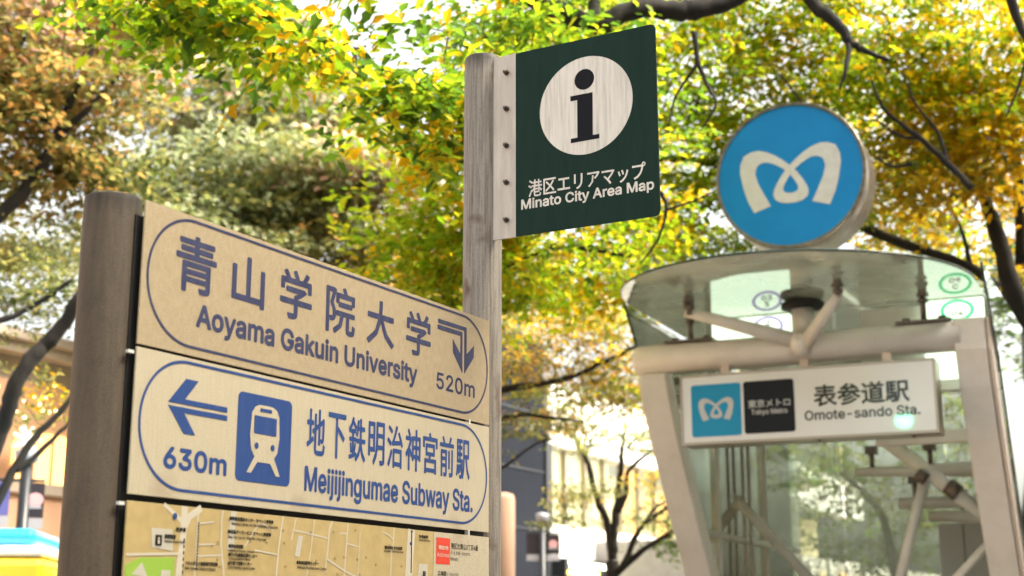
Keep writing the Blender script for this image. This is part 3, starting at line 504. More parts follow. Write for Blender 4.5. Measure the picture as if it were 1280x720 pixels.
# ================================================================== METRO STATION ENTRANCE
AS = 1.99569
SO = Vector((1.3146, 11, 0)); SR = math.pi/2 - AS
ent = empty('station_entrance', SO, SR, 'white steel and glass subway station entrance with projecting glass canopy', 'station entrance')
PT = M['paint']
beam = MB().tube([(-.415,.15,3.575),(-.385,.15,3.575),(2.12,.15,3.575)], [.085,.115,.115], 28)
beam.build('front_beam', PT, ent)
mb = MB()
for k in range(9):
    a = 2*math.pi*k/9; mb.tube([(-.412,.15+.05*math.cos(a),3.575+.05*math.sin(a)),(-.422,.15+.05*math.cos(a),3.575+.05*math.sin(a))], .009, 6)
mb.build('beam_end_bolts', M['steel'], ent)
LP = [(.15,3.69),(.16,3.48),(.27,3.25),(.50,2.91),(.88,2.42),(1.32,1.89),(1.75,1.25),(2.05,.6),(2.15,0)]
def leg(u0, u1, first=0, name='leg', m=PT, dep=.20, off=0):
    mb = MB(); pts = LP[first:]
    a = []; b = []
    for i,(v,z) in enumerate(pts):
        q0 = pts[max(i-1,0)]; q1 = pts[min(i+1,len(pts)-1)]
        dv, dz = q1[0]-q0[0], q1[1]-q0[1]; l = math.hypot(dv,dz); nv, nz = -dz/l, dv/l
        a.append((v-nv*dep/2*1+off, z-nz*dep/2)); b.append((v+nv*dep/2+off, z+nz*dep/2))
    mb.prism(a + b[::-1], u0, u1, 'x')
    return mb.build(name, m, ent, bevel=.012)
leg(-.375, -.145, 1)
leg(2.075, 2.300, 0)
leg(2.306, 2.335, 0, 'edge_trim', M['trim'], .22, .02)
# canopy bracket: two tapering arms on the beam
mb = MB().tube([(.958,.03,3.60),(.55,-.17,3.72),(.16,-.335,3.835)], [.062,.050,.040], 14); mb.build('bracket_arm', PT, ent)
mb = MB().tube([(.975,.03,3.56),(1.16,-.19,3.70),(1.345,-.40,3.845)], [.060,.048,.036], 14); mb.build('bracket_arm', PT, ent)
mb = MB().tube([(.96,.04,3.52),(.96,-.01,3.60),(.96,-.02,3.66)], [.075,.08,.055], 18); mb.build('bracket_hub', PT, ent)
# centre post, collar and the stalk that carries the disc
mb = MB().tube([(.958,.15,3.66),(.958,.15,3.88)], .085, 24); mb.build('centre_post', PT, ent)
mb = MB().tube([(.958,.15,3.875),(.958,.15,3.885),(.958,.15,3.925),(.958,.15,3.94)], [.12,.165,.165,.14], 30); mb.build('collar', M['rubber'], ent)
mb = MB().tube([(.958,.15,3.955),(.958,.15,4.42)], .085, 24); mb.build('sign_stalk', PT, ent)
# spider fittings
def fitting(u, v, z0, z1, base=True):
    mb = MB()
    mb.tube([(u,v,z0),(u,v,z0+.05)], .018, 10); mb.tube([(u,v,z0+.03),(u,v,z1-.03)], .022, 12)
    mb.tube([(u,v,z1-.10),(u,v,z1-.075)], .040, 16); mb.tube([(u,v,z1-.055),(u,v,z1-.03)], .046, 16); mb.tube([(u,v,z1-.035),(u,v,z1)], .034, 16)
    if base:
        mb.box(u-.20, u+.20, v-.07, v+.07, z0-.006, z0+.016)
        for du in (-.13,.13): mb.tube([(u+du,v,z0+.01),(u+du,v,z0+.045)], .03, 8)
    mb.build('glass_fitting', M['fitting'], ent)
fitting(.055,.15,3.69,3.948); fitting(1.86,.15,3.69,3.948)
fitting(.20,-.36,3.80,3.948,False); fitting(1.345,-.42,3.84,3.948,False)
# the glass
ZR = 3.95
arc = []
for k in range(41):
    a = math.pi*k/40; s = math.sin(a)
    arc.append((.97 - 1.29*math.cos(a), -.22*(math.cos(a)*.5+.5) + .05 - 1.34*s**.95))
# front sheet (to the joint), then rear sheets
MB().prism(arc + [(2.26,.50),(-.32,.50)], ZR, ZR+.018, 'z').build('roof_pane', M['roof_glass'], ent)
mb = MB(); e = [(u,v,ZR+.009) for u,v in arc]; mb.tube(e, .0085, 6); mb.build('glass_rim', M['glass_edge'], ent)
mb = MB(); mb.tube([(-.32,.505,ZR+.008),(2.26,.505,ZR+.008)], .007, 6); mb.tube([(-.32,-.1,ZR+.009),(-.32,5.5,ZR+.009)], .008, 6); mb.build('glass_rim', M['glass_edge'], ent)
for v0, v1 in ((.515,2.2),(2.215,3.9),(3.915,5.5)):
    MB().prism([(-.32,v0),(2.26,v0),(2.26,v1),(-.32,v1)], ZR, ZR+.018, 'z').build('roof_pane', M['roof_glass'], ent)
def wall(u, pts, name='side_pane'):
    return MB().prism(pts, u, u+.016, 'x').build(name, M['wall_glass'], ent)
wall(2.345, [(-.42,3.96),(.30,3.42),(.95,2.45),(1.5,1.75),(1.5,.1),(2.2,.1),(2.2,4.06)])
wall(2.345, [(2.215,.1),(3.9,.1),(3.9,4.12),(2.215,4.06)])
wall(2.345, [(3.915,.1),(5.5,.1),(5.5,4.16),(3.915,4.12)])
mb = MB(); mb.tube([(2.353,-.44,3.97),(2.353,-.02,3.655)], .010, 6); mb.build('glass_rim', M['glass_edge'], ent)
wall(-.40, [(-.16,3.985),(.15,3.68),(.55,3.0),(1.3,2.0),(1.5,.1),(2.2,.1),(2.2,3.96),(.0,3.985)])
wall(-.40, [(2.215,.1),(3.9,.1),(3.9,3.96),(2.215,3.96)])
wall(-.40, [(3.915,.1),(5.5,.1),(5.5,3.96),(3.915,3.96)])
mb = MB(); mb.tube([(-.392,-.17,3.985),(-.392,.10,3.70)], .009, 6); mb.build('glass_rim', M['glass_edge'], ent)
for u0, u1 in ((-.38,.135),(.150,1.26),(1.275,2.33)):
    MB().box(u0, u1, 5.40, 5.416, .1, 3.93).build('rear_pane', M['wall_glass'], ent)
mb = MB(); mb.box(-.42,2.37,.9,5.55,-.01,.1); mb.build('plinth', M['concrete'], ent)
# lit board inside under the glass, with line rings
MB().box(.12, .765, .52, .60, 3.58, 3.935).build('lit_board', M['lit_board'], ent, bevel=.004)
MB().box(1.80, 2.25, .52, .60, 3.33, 3.935).build('lit_board', M['lit_board'], ent, bevel=.004)
for cx, cz, mm, l1 in ((2.06,3.845,M['ring_green'],'C'),(.59,3.845,M['ring_purple'],'Z')):
    outline(circle(cx,cz,.125,.085), circle(cx,cz,.098,.062), .514, 'line_ring', mm, ent)
    text(l1, cx-.022, cx+.022, cz+.006, cz+.046, M['ink'], ent, y=.512, bold=.002, name='ring_lettering')
    text('04' if l1 == 'C' else '02', cx-.045, cx+.045, cz-.046, cz-.006, M['ink'], ent, y=.512, bold=.002, name='ring_lettering')
MB().box(1.30,1.80,.62,.68,3.42,3.93).build('notice_panel', M['paint_white'], ent)
# inner structure
def bar(p, q, r, name='strut', m=None, n=12, r2=None):
    return MB().tube([p, q], [r, r2 or r], n).build(name, m or M['paint_white'], ent)
MB().box(1.55, 2.34, .95, 1.07, 3.30, 3.42).build('cross_beam', PT, ent, bevel=.01)
MB().box(1.30, 2.34, 1.00, 1.10, 2.90, 3.00).build('cross_beam', PT, ent, bevel=.01)
bar((1.60,1.5,2.70),(1.30,1.5,1.72),.042); bar((1.28,1.5,3.02),(2.22,1.5,2.20),.060); bar((2.25,1.5,2.33),(1.62,1.5,1.70),.034)
bar((1.55,1.42,2.64),(1.61,1.42,2.72),.05,'strut_joint',M['fitting']); bar((1.78,1.43,2.60),(1.86,1.43,2.53),.072,'strut_joint',M['fitting'])
bar((.90,2.2,2.815),(2.3,2.2,2.80),.035,r2=.08,name='glass_arm'); bar((1.10,3.2,2.615),(2.3,3.2,2.60),.055,name='glass_arm'); bar((1.28,3.8,2.53),(2.3,3.8,2.50),.05,r2=.085,name='glass_arm')
for (u,v,z) in ((1.05,2.2,2.85),(1.55,2.2,2.86),(1.25,3.2,2.67),(1.6,3.8,2.58)):
    mb = MB(); mb.tube([(u,v,z),(u,v,z+.16)], .022, 8); mb.box(u-.05,u+.05,v-.05,v+.05,z+.12,z+.19); mb.build('glass_fitting', M['fitting'], ent)
bar((-.45,3.0,2.74),(.45,3.0,1.72),.05); bar((-.36,1.0,2.3),(-.36,5.3,2.3),.03,name='rail')
MB().box(1.33, 1.56, 4.0, 4.12, .1, 2.47).build('column_panel', M['slab'], ent, bevel=.004)
MB().box(1.57, 1.80, 4.0, 4.12, .1, 2.47).build('column_panel', M['slab'], ent, bevel=.004)
MB().box(1.81, 1.90, 4.0, 4.12, .1, 2.47).build('column_edge', M['warm_pale'], ent)
for u in (-.34, -.28): bar((u,3.0,.1),(u,3.0,3.93),.016,'mullion',M['alu'],8)
for v in (2.2, 3.9):
    for u in (-.36, 2.31): bar((u,v,.1),(u,v,3.94),.022,'mullion',M['paint_white'],8)
for v in (2.2, 3.9): bar((-.36,v,3.86),(2.31,v,3.86),.045,'roof_rail',PT)

# --- station name sign box hanging under the beam
box = empty('station_name_sign', SO, SR, 'long white light box with blue and black squares hanging under the entrance beam', 'sign')
MB().box(0, 1.937, .012, .26, 2.852, 3.400).build('casing', M['alu'], box, bevel=.006)
mb = MB()
for a in ((0,1.937,3.382,3.400),(0,1.937,2.852,2.872),(0,.018,2.872,3.382),(1.918,1.937,2.872,3.382)): mb.box(a[0],a[1],-.006,.02,a[2],a[3])
mb.build('frame', M['alu'], box, bevel=.002)
MB().box(.018, 1.918, .002, .014, 2.872, 3.382).build('face', M['box_white'], box)
MB().prism(rrect(.087,.481,2.912,3.317,.022), -.002, .004).build('blue_square', M['box_blue'], box)
MB().prism(rrect(.503,.894,2.917,3.319,.022), -.002, .004).build('black_square', M['box_black'], box)
text('東京メトロ', .538, .862, 3.112, 3.174, M['ink_white'], box, y=-.0035, bold=.0009, capfit=False)
text('Tokyo Metro', .560, .838, 3.060, 3.100, M['ink_white'], box, y=-.0035, bold=.0008)
text('表参道駅', 1.040, 1.742, 3.090, 3.257, M['ink'], box, y=-.0005, bold=.0042, capfit=False)
text('Omote-sando Sta.', .966, 1.812, 2.992, 3.066, M['ink'], box, y=-.0005, bold=.0024)
for u in (.345, .964, 1.583):
    MB().box(u-.032, u+.032, .07, .13, 3.3985, 3.475).build('hanger', M['trim'], box)
for u in (.36, 1.05, 1.74): MB().tube([(u,.1,2.853),(u,.1,2.835)], .014, 8).build('screw', M['fitting'], box)

def logo(cx, cz, s, y, m, parent):
    # ribbon letter M with a loop; half drawn, half mirrored.  (x,z) pairs in units of the photo drawing
    out = [(-155,-128),(-180,-75),(-196,-20),(-208,45),(-206,85),(-190,120),(-160,134),(-128,137),(-92,126),(-60,108),(-28,84),(2,57),(28,28),(52,-8),(68,-38),(73,-62),(66,-82),(46,-96),(20,-102),(0,-103)]
    inn = [(-85,-106),(-112,-52),(-134,-5),(-145,38),(-138,66),(-126,78),(-108,83),(-92,82),(-72,74),(-50,62),(-28,46),(-10,30),(4,12),(20,-12),(29,-30),(31,-44),(27,-52),(16,-58),(6,-60),(0,-60)]
    mb = MB()
    # thin the crossing diagonal
    mb.strip([(cx+a*s, cz+b*s) for a,b in out], [(cx+a*s, cz+b*s) for a,b in inn], y)
    mb.strip([(cx-a*s, cz+b*s) for a,b in out], [(cx-a*s, cz+b*s) for a,b in inn], y-.0012)
    return mb.build('logo', m, parent)
logo(.285, 3.118, .139/208*1.0, -.004, M['ink_white'], box)
# --- round sign
disc = empty('round_station_sign', SO + Matrix.Rotation(SR, 3, 'Z') @ Vector((0,0,0)), SR, 'round blue sign drum with white looped M emblem above the canopy', 'sign')
DC = (.957, 4.900); DR = .590
n = 72
def ring(r, y): return [(DC[0]+r*math.cos(2*math.pi*k/n), y, DC[1]+r*math.sin(2*math.pi*k/n)) for k in range(n)]
mb = MB(); prof = [(DR-.028,-.078),(DR-.026,-.092),(DR-.004,-.096),(DR,-.088),(DR,.30),(DR-.02,.31),(.001,.312)]
for r, y in prof: mb.v += ring(r, y)
for i in range(len(prof)-1):
    for k in range(n):
        l=(k+1)%n; mb.f.append([i*n+k,i*n+l,(i+1)*n+l,(i+1)*n+k]); mb.sm.append(i==3)
mb.build('drum', M['steel'], disc)
MB().prism(circle(DC[0],DC[1],DR-.027,None,72), -.082, -.07).build('face', M['disc_blue'], disc)
logo(.957+.005, 4.868, .395/208, -.084, M['disc_white'], disc)

# ================================================================== TREES
def leaf_mesh(name, pos, nrm, size, cols, parent, kind='stuff', aspect=.55, droop=None):
    n = len(pos)
    rnd = RNG.normal(size=(n,3)); ax = np.cross(nrm, rnd); ax /= np.linalg.norm(ax,axis=1,keepdims=True)+1e-9
    if droop is not None: ax[:,2] -= droop; ax /= np.linalg.norm(ax,axis=1,keepdims=True)
    sd_ = np.cross(nrm, ax); sd_ /= np.linalg.norm(sd_,axis=1,keepdims=True)+1e-9
    nn = np.cross(ax, sd_)
    L = size*RNG.uniform(.5,1.35,(n,1)); Wd = L*aspect*.5
    v = np.empty((n,6,3)); 
    v[:,0] = pos; v[:,1] = pos+ax*L*.38+sd_*Wd+nn*L*.09; v[:,2] = pos+ax*L*.78+sd_*Wd*.55+nn*L*.02
    v[:,3] = pos+ax*L-nn*L*.10; v[:,4] = pos+ax*L*.78-sd_*Wd*.55+nn*L*.02; v[:,5] = pos+ax*L*.38-sd_*Wd+nn*L*.09
    me = bpy.data.meshes.new(name)
    me.vertices.add(n*6); me.vertices.foreach_set('co', v.reshape(-1).astype(np.float32))
    q = np.array([0,3,2,1, 0,5,4,3])
    idx = (q[None,:] + (np.arange(n)*6)[:,None]).reshape(-1)
    me.loops.add(n*8); me.loops.foreach_set('vertex_index', idx.astype(np.int32))
    me.polygons.add(n*2); me.polygons.foreach_set('loop_start', (np.arange(n*2)*4).astype(np.int32))
    me.update(calc_edges=True)
    a = me.attributes.new('leafcol', 'FLOAT_COLOR', 'FACE')
    c = np.ones((n,2,4), np.float32); c[:,:,:3] = cols[:,None,:]; a.data.foreach_set('color', c.reshape(-1))
    me.materials.append(M['leaf'])
    o = bpy.data.objects.new(name, me); COL.objects.link(o); o.parent = parent
    if kind: o['kind'] = kind
    return o
PAL = {
 'lime': [(.36,.50,.035),(.46,.55,.04),(.24,.40,.03),(.58,.56,.05)],
 'green': [(.10,.20,.022),(.16,.28,.03),(.07,.14,.02),(.24,.34,.03)],
 'gold': [(.78,.50,.035),(.82,.58,.05),(.70,.40,.03),(.60,.50,.05)],
 'olive': [(.34,.34,.11),(.24,.26,.08),(.42,.36,.12),(.17,.19,.06)],
 'grey': [(.38,.43,.25),(.28,.33,.16),(.48,.50,.34),(.19,.23,.10)],
 'rust': [(.56,.30,.10),(.62,.37,.14),(.46,.30,.10),(.38,.32,.10)],
 'pink': [(.70,.44,.34),(.62,.36,.27),(.56,.46,.34),(.72,.52,.42)],
 'dark': [(.06,.09,.02),(.09,.12,.03),(.12,.13,.04)],
}
def colours(n, mix, sprayid):
    names = list(mix); w_ = np.array([mix[k] for k in names], float); w_ /= w_.sum()
    ns = sprayid.max()+1
    sp = RNG.choice(len(names), ns, p=w_)             # each spray leans to one colour
    pick = np.where(RNG.random(n) < .62, sp[sprayid], RNG.choice(len(names), n, p=w_))
    arrs = [np.array(PAL[k]) for k in names]
    col = np.empty((n,3))
    for i, a in enumerate(arrs):
        m_ = pick == i; col[m_] = a[RNG.integers(0, len(a), m_.sum())]
    g = col.mean(1, keepdims=True); col = col*1.06 - g*.06
    return np.clip(col*RNG.uniform(.62,1.10,(n,1)), .012, .9)
def smooth(pts, k=5):
    """Catmull-Rom through pts"""
    P = [pts[0]]+list(pts)+[pts[-1]]; out = []
    for i in range(1, len(P)-2):
        a,b,c,d = P[i-1],P[i],P[i+1],P[i+2]
        for j in range(k):
            t = j/k; out.append(.5*((2*b)+(c-a)*t+(2*a-5*b+4*c-d)*t*t+(3*b-a-3*c+d)*t**3))
    out.append(pts[-1]); return out
def limb(pts, r0, r1, root, name='limb', m=None, n=9):
    p = smooth([Vector(q) for q in pts], 5); k = len(p)
    rad = [(r0+(r1-r0)*(i/(k-1)))*(1+.05*math.sin(i*1.1+r0*90)) for i in range(k)]
    j = [q + Vector((random.uniform(-1,1),random.uniform(-1,1),random.uniform(-1,1)))*r0*.16 for q in p]
    j[0] = p[0]; o = MB().tube(j, rad, n).build(name, m or M['bark'], root); return o, j
def tree(label, base, limbs, blobs, mix, leaf=.06, dens=1.0, name='autumn_tree', cat='tree', group=None, bark='bark', twig=.006, aspect=.55, spray_r=.38, per=46, trunk=None, singles=0):
    """limbs: list of (points, r0, r1); blobs: (centre, (rx,ry,rz), sprays, mix or None)"""
    root = empty(name, base, 0, label, cat, group or 'trees along the avenue')
    inv = -Vector(base)
    nodes = []
    if trunk: 
        o, j = limb([p+inv for p in trunk[0]], trunk[1], trunk[2], root, 'trunk', M[bark], 12); nodes += j[len(j)//2:]
    for pts, r0, r1 in limbs:
        o, j = limb([p+inv for p in pts], r0, r1, root, 'limb', M[bark]); nodes += j[1:]
    cen = []; mixes = []; srs = []
    for b in blobs:
        c, rr, ns = b[0]+inv, b[1], int(b[2]*dens)
        d = RNG.normal(size=(ns,3)); d /= np.linalg.norm(d,axis=1,keepdims=True); d *= RNG.random((ns,1))**.40
        cen.append(np.array(c)[None]+d*np.array(rr)[None]); mixes += [b[3] if len(b) > 3 and b[3] else mix]*ns
    cen = np.concatenate(cen); ns = len(cen)
    # twigs: a growing tree of links from the limbs to the sprays
    if nodes and twig:
        nd = np.array([tuple(q) for q in nodes]); order = np.argsort(np.min(((cen[:,None]-nd[None])**2).sum(-1),axis=1))
        pool = list(nd); mb = MB()
        for i in order:
            P = np.array(pool); c = cen[i]; dd = ((P-c)**2).sum(1); j = int(dd.argmin()); a = P[j]
            L = math.sqrt(dd[j])
            if L < 1.6:
                mid = (a+c)/2 + RNG.normal(size=3)*L*.10
                mb.tube([tuple(a), tuple(mid), tuple(c)], [twig*(1+L*1.3), twig*.9, twig*.45], 4, caps=False); pool.append(mid)
            pool.append(c)
        o = mb.build('twigs', M[bark], root); o['kind'] = 'stuff'
    cnt = np.maximum(6, RNG.poisson(per, ns)); sid = np.repeat(np.arange(ns), cnt); n = len(sid)
    ang = RNG.random(n)*2*np.pi; rad = np.sqrt(RNG.random(n))*spray_r*RNG.uniform(.7,1.25,ns)[sid]
    tilt = RNG.normal(0,.28,(ns,2))[sid]
    x = rad*np.cos(ang); y = rad*np.sin(ang); z = x*tilt[:,0]+y*tilt[:,1]-rad**2*.35+RNG.normal(0,.03,n)
    pos = cen[sid]+np.stack([x,y,z],1)
    nrm = np.stack([tilt[:,0]*-1+RNG.normal(0,.38,n), tilt[:,1]*-1+RNG.normal(0,.38,n), np.ones(n)],1); nrm /= np.linalg.norm(nrm,axis=1,keepdims=True)
    cols = np.empty((n,3))
    keys = {}
    for i, mm in enumerate(mixes): keys.setdefault(tuple(sorted(mm.items())), []).append(i)
    for kk, ids in keys.items():
        sel = np.isin(sid, ids); _, s2 = np.unique(sid[sel], return_inverse=True); cols[sel] = colours(sel.sum(), dict(kk), s2)
    if singles:
        # the leaves that show largest, each its own object
        wp = pos + np.array(tuple(base))[None]; dist = np.hypot(wp[:,0], wp[:,1])
        cp, sp = math.cos(PITCH), math.sin(PITCH)
        f_ = wp[:,1]*cp+(wp[:,2]-1.5)*sp; sx = 640+1778*wp[:,0]/f_; sy = 360-1778*(-(wp[:,1])*sp+(wp[:,2]-1.5)*cp)/f_
        ok = np.where((sx>0)&(sx<1280)&(sy>0)&(sy<720))[0]; ch = ok[np.argsort(dist[ok])[:singles]]
        protos = []
        for k in range(24):
            o = leaf_mesh('leaf', np.zeros((1,3)), np.array([[0,0,1.0]]), leaf*1.0, cols[ch[k*len(ch)//24]][None], root, None, aspect); protos.append(o)
        for q, i in enumerate(ch):
            o = protos[q] if q < 24 else protos[q % 24].copy()
            if q >= 24: COL.objects.link(o); o.parent = root
            o.location = tuple(pos[i]); nv = Vector(nrm[i]); o.rotation_euler = nv.to_track_quat('Z','Y').to_euler()
            o.rotation_euler.rotate_axis('Z', random.uniform(0,6.28)); 
            s_ = random.uniform(.8,1.2); o.scale = (s_,s_,s_)
        keep = np.ones(n,bool); keep[ch] = False
        pos, nrm, cols = pos[keep], nrm[keep], cols[keep]
    leaf_mesh('foliage', pos, nrm, leaf, cols, root, 'stuff', aspect, .25)
    return root
def P(*a): return [at(*q) for q in a]
def B(px, py, D, rx, ry, rz, ns, mx=None): return (at(px,py,D), (rx,ry,rz), ns, mx)
def foot(px, D): q = at(px, 700, D); return Vector((q.x, q.y, 0))

# 1. tree with the near branches and canopy over the signs
fr = foot(1560, 9.5)
tree('large overhanging tree with yellow green leaves and a thick dark limb above the signs', fr,
  [(P((1500,-160,9.3),(1200,-120,9.0),(1010,-60,8.8),(900,4,8.6),(850,14,8.5),(800,10,8.4),(745,30,8.3),(700,16,8.2),(655,-8,8.1),(600,-40,8.0)), .075, .058),
   (P((760,-40,8.4),(745,-8,8.4),(742,28,8.35)), .03, .045),
   (P((990,-40,8.7),(1012,0,8.7),(1045,28,8.7),(1062,52,8.7),(1078,62,8.7),(1110,74,8.7)), .055, .012),
   (P((1062,52,8.7),(1058,85,8.6),(1050,112,8.6)), .022, .006),
   (P((868,40,8.4),(872,75,8.4),(884,105,8.4),(895,130,8.3),(878,160,8.3)), .02, .005),
   (P((872,80,8.4),(845,120,8.4),(838,150,8.4)), .012, .004),
   (P((1262,-20,8.5),(1270,20,8.5),(1290,60,8.5)), .035, .02), (P((1284,62,8.4),(1276,100,8.4),(1258,146,8.4)), .012, .004),
   (P((925,208,13.2),(880,203,13.1),(850,199,13),(822,200,13),(780,215,13)), .045, .026),
   (P((826,240,9),(833,262,9),(822,300,9),(800,330,9)), .014, .006), (P((835,262,9),(870,250,9),(890,240,9)), .010, .004),
   (P((1215,235,12.2),(1180,200,12.2),(1150,172,12.1),(1120,150,12.1),(1100,128,12),(1090,100,12)), .034, .010), (P((1150,172,12.1),(1125,170,12.1),(1098,152,12),(1080,150,12)), .018, .006), (P((1185,205,12.2),(1172,165,12.2),(1145,130,12.1),(1128,92,12.1)), .020, .007), (P((1140,205,12.2),(1115,208,12.2),(1095,196,12.2)), .02, .008),
   (P((1010,140,12.2),(985,105,12.2),(960,80,12.2)), .014, .006), (P((700,120,9),(720,150,9),(715,190,9)), .010, .005),
   (P((790,320,10),(740,312,10),(690,311,10),(630,335,10)), .022, .010)],
  [B(250,18,6.3,.55,.4,.18,12,{'green':2,'lime':1}), B(190,0,6.3,.4,.3,.15,5,{'green':2,'lime':.6}), B(335,50,6.2,.16,.3,.16,3,{'gold':2,'green':1}),
   B(375,78,6.2,.20,.3,.13,4,{'gold':1.6,'lime':1.4}), B(300,-8,6.2,.4,.4,.10,4,{'green':1.5,'lime':1}),
   B(520,2,6.6,.40,.5,.04,2,{'green':2,'gold':1}), B(530,128,6.8,.36,.5,.20,17,{'green':2,'lime':1.2,'gold':.8}), B(450,88,6.6,.22,.4,.08,2,{'green':1,'gold':1.2}),
   B(575,170,7.0,.35,.5,.3,13,{'lime':1.6,'green':1.2,'gold':.8}), B(640,-10,7.4,.24,.5,.3,7,{'green':1.4,'lime':1}),
   B(695,50,8.8,.62,.7,.6,36,{'lime':1.4,'green':1.6,'gold':.5}), B(560,220,9.5,.75,.8,.7,40,{'lime':3,'gold':.5}), B(560,330,10,.7,.8,.55,34,{'lime':2.4,'gold':.5,'green':.4}),
   B(700,200,10,1.0,.8,1.2,58,{'lime':2,'green':.9,'gold':.6}),   B(840,90,12.9,1.5,.9,1.0,74,{'lime':3,'green':.7,'gold':.5}),
   B(860,240,13.2,1.3,.9,.95,74,{'lime':3,'green':.8,'gold':.4}), B(700,330,11.5,1.1,.9,.42,50,{'lime':2,'gold':.7}), B(830,330,13.3,1.2,.8,.45,36,{'lime':1.6,'gold':1.1}),
   B(1000,60,13,1.6,.8,1.0,82,{'lime':2.6,'gold':.9,'green':.6}), B(1180,60,12.8,1.4,.8,.9,76,{'lime':1.8,'green':.9,'gold':1.5}),
   B(1080,130,13.2,1.3,.7,.8,46,{'lime':2.2,'gold':.8,'green':.5}), B(1000,230,13.4,1.2,.7,.8,40,{'lime':2,'gold':.8,'green':.5}), B(940,-60,12.8,2.1,.9,.7,60,{'lime':1.3,'gold':1.2}), B(760,-60,9.4,.7,.9,.4,18,{'lime':1.3,'green':1.2}),
   ],
  {'lime':2,'green':1,'gold':.7}, leaf=.076, per=66, spray_r=.32, dens=1.15, trunk=(([fr, fr+Vector((0,.05,2)), at(1550,250,9.4), at(1500,-160,9.3)]), .24, .15), singles=290, twig=.0032)

# 2. golden tree at the right edge
fr = foot(1300, 14.5)
tree('golden leaved tree with dark forking trunk at the right edge', fr,
  [(P((1290,420,14.39),(1262,345,14.26),(1243,285,14.26),(1222,230,14.12),(1190,190,14.12)), .11, .04), (P((1278,330,14.39),(1274,250,14.39),(1270,180,14.26),(1262,90,14.26)), .07, .03),
   (P((1300,410,14.52),(1230,345,14.52),(1190,325,14.52),(1120,302,14.52),(1085,285,14.52),(1060,270,14.52)), .05, .055), (P((1212,330,14.52),(1205,295,14.52),(1190,262,14.39)), .03, .012),
   (P((1190,190,14.12),(1160,150,13.99),(1120,125,13.99),(1085,85,13.99)), .05, .03), (P((1190,190,14.12),(1175,130,13.99),(1130,95,13.86)), .035, .012)],
  [B(1215,150,13.5,0.92,.6,0.66,80,{'gold':3,'lime':.5}), B(1190,215,13.5,1.06,.6,0.46,73,{'gold':3,'olive':.5}), B(1110,240,14.5,0.79,.6,0.53,32,{'gold':1.4,'olive':1.4,'lime':.6}),
   B(1150,290,15.3,0.99,.6,0.29,32,{'lime':.8,'gold':1.5,'olive':1}), B(1120,170,15.0,1.06,.7,0.66,51,{'lime':1.2,'gold':1.4,'olive':.7}), B(1265,300,14.8,0.46,.5,0.92,16,{'gold':1.6,'rust':1}),
   B(1290,60,13.7,0.66,.6,1.06,48,{'gold':2,'lime':1})],
  {'gold':1}, dens=.85, leaf=.095, per=34, spray_r=.34, trunk=([fr, fr+Vector((.02,0,1.6)), at(1290,420,14.39)], .17, .13), twig=.004)

# 3. rust coloured tree upper left
fr = foot(-260, 13)
tree('rust and olive leaved tree with slender forked limb at the upper left', fr,
  [(P((-160,380,12.8),(-60,315,12.6),(0,268,12.5),(40,225,12.5),(70,172,12.4),(86,130,12.4),(108,84,12.3),(120,40,12.3)), .075, .022), (P((70,172,12.4),(105,140,12.3),(145,98,12.3),(180,60,12.2)), .035, .010),
   (P((72,160,12.4),(52,142,12.4),(50,110,12.4),(58,70,12.4)), .022, .008), (P((-80,300,12.8),(0,228,12.8),(60,190,12.8),(110,160,12.8)), .03, .010), (P((0,110,12.6),(20,60,12.6),(60,20,12.6)), .03, .01)],
  [B(40,50,12.8,1.4,.9,.75,84,{'rust':1.5,'olive':1.3,'pink':.7}), B(70,120,12.6,1.0,.8,.4,36,{'rust':1,'olive':1.6}), B(20,190,12.8,.9,.8,.45,34,{'rust':1,'olive':1.5}),
   B(110,215,13.2,.55,.6,.28,18,{'dark':1.4,'olive':1}), B(90,-10,13,1.6,1,.5,54,{'rust':1,'pink':1.2,'olive':1}), B(10,300,14,.9,.8,.4,24,{'grey':1.3,'olive':1}), B(120,40,14,.7,.8,.5,26,{'pink':1.4,'rust':1,'olive':.6}),
   B(-60,150,13,1,1,1.6,60,{'rust':1,'olive':1.6})],
  {'rust':1}, leaf=.080, per=54, spray_r=.36, dens=1.5, trunk=([fr, fr+Vector((.1,0,2)), at(-160,380,12.8)], .15, .09), twig=.0035)

# 4. darker limbs low at the left
fr = foot(-40, 12)
tree('dark leaning limbs of a tree low at the left beside the short pole', fr,
  [(P((-36,640,12),(-8,560,11.9),(8,518,11.8),(24,470,11.7),(48,440,11.7),(72,415,11.7),(98,378,11.6),(135,330,11.6)), .072, .052),
   (P((-10,640,12),(15,592,12),(45,545,12),(75,515,12),(110,470,12)), .04, .02), (P((20,590,12),(55,560,12),(88,528,12),(125,500,12)), .026, .012),
   (P((-30,410,11.9),(10,398,11.9),(45,380,11.9),(90,350,11.8)), .03, .018)],
  [B(30,370,12.4,.9,.8,.32,40,{'dark':1.6,'olive':1.4,'grey':.5}), B(85,320,13,.6,.7,.35,26,{'grey':1.5,'olive':1}), B(75,515,12.4,.35,.5,.13,5,{'olive':1.5,'gold':.7}), B(60,470,12.6,.3,.4,.1,3,{'olive':1.5,'gold':.7}), B(-30,330,12.5,.7,.8,.5,24,{'olive':1})],
  {'olive':1}, leaf=.06, per=40, spray_r=.26, trunk=([fr, fr+Vector((.0,0,1.2)), at(-36,640,12)], .12, .09), twig=.0035)

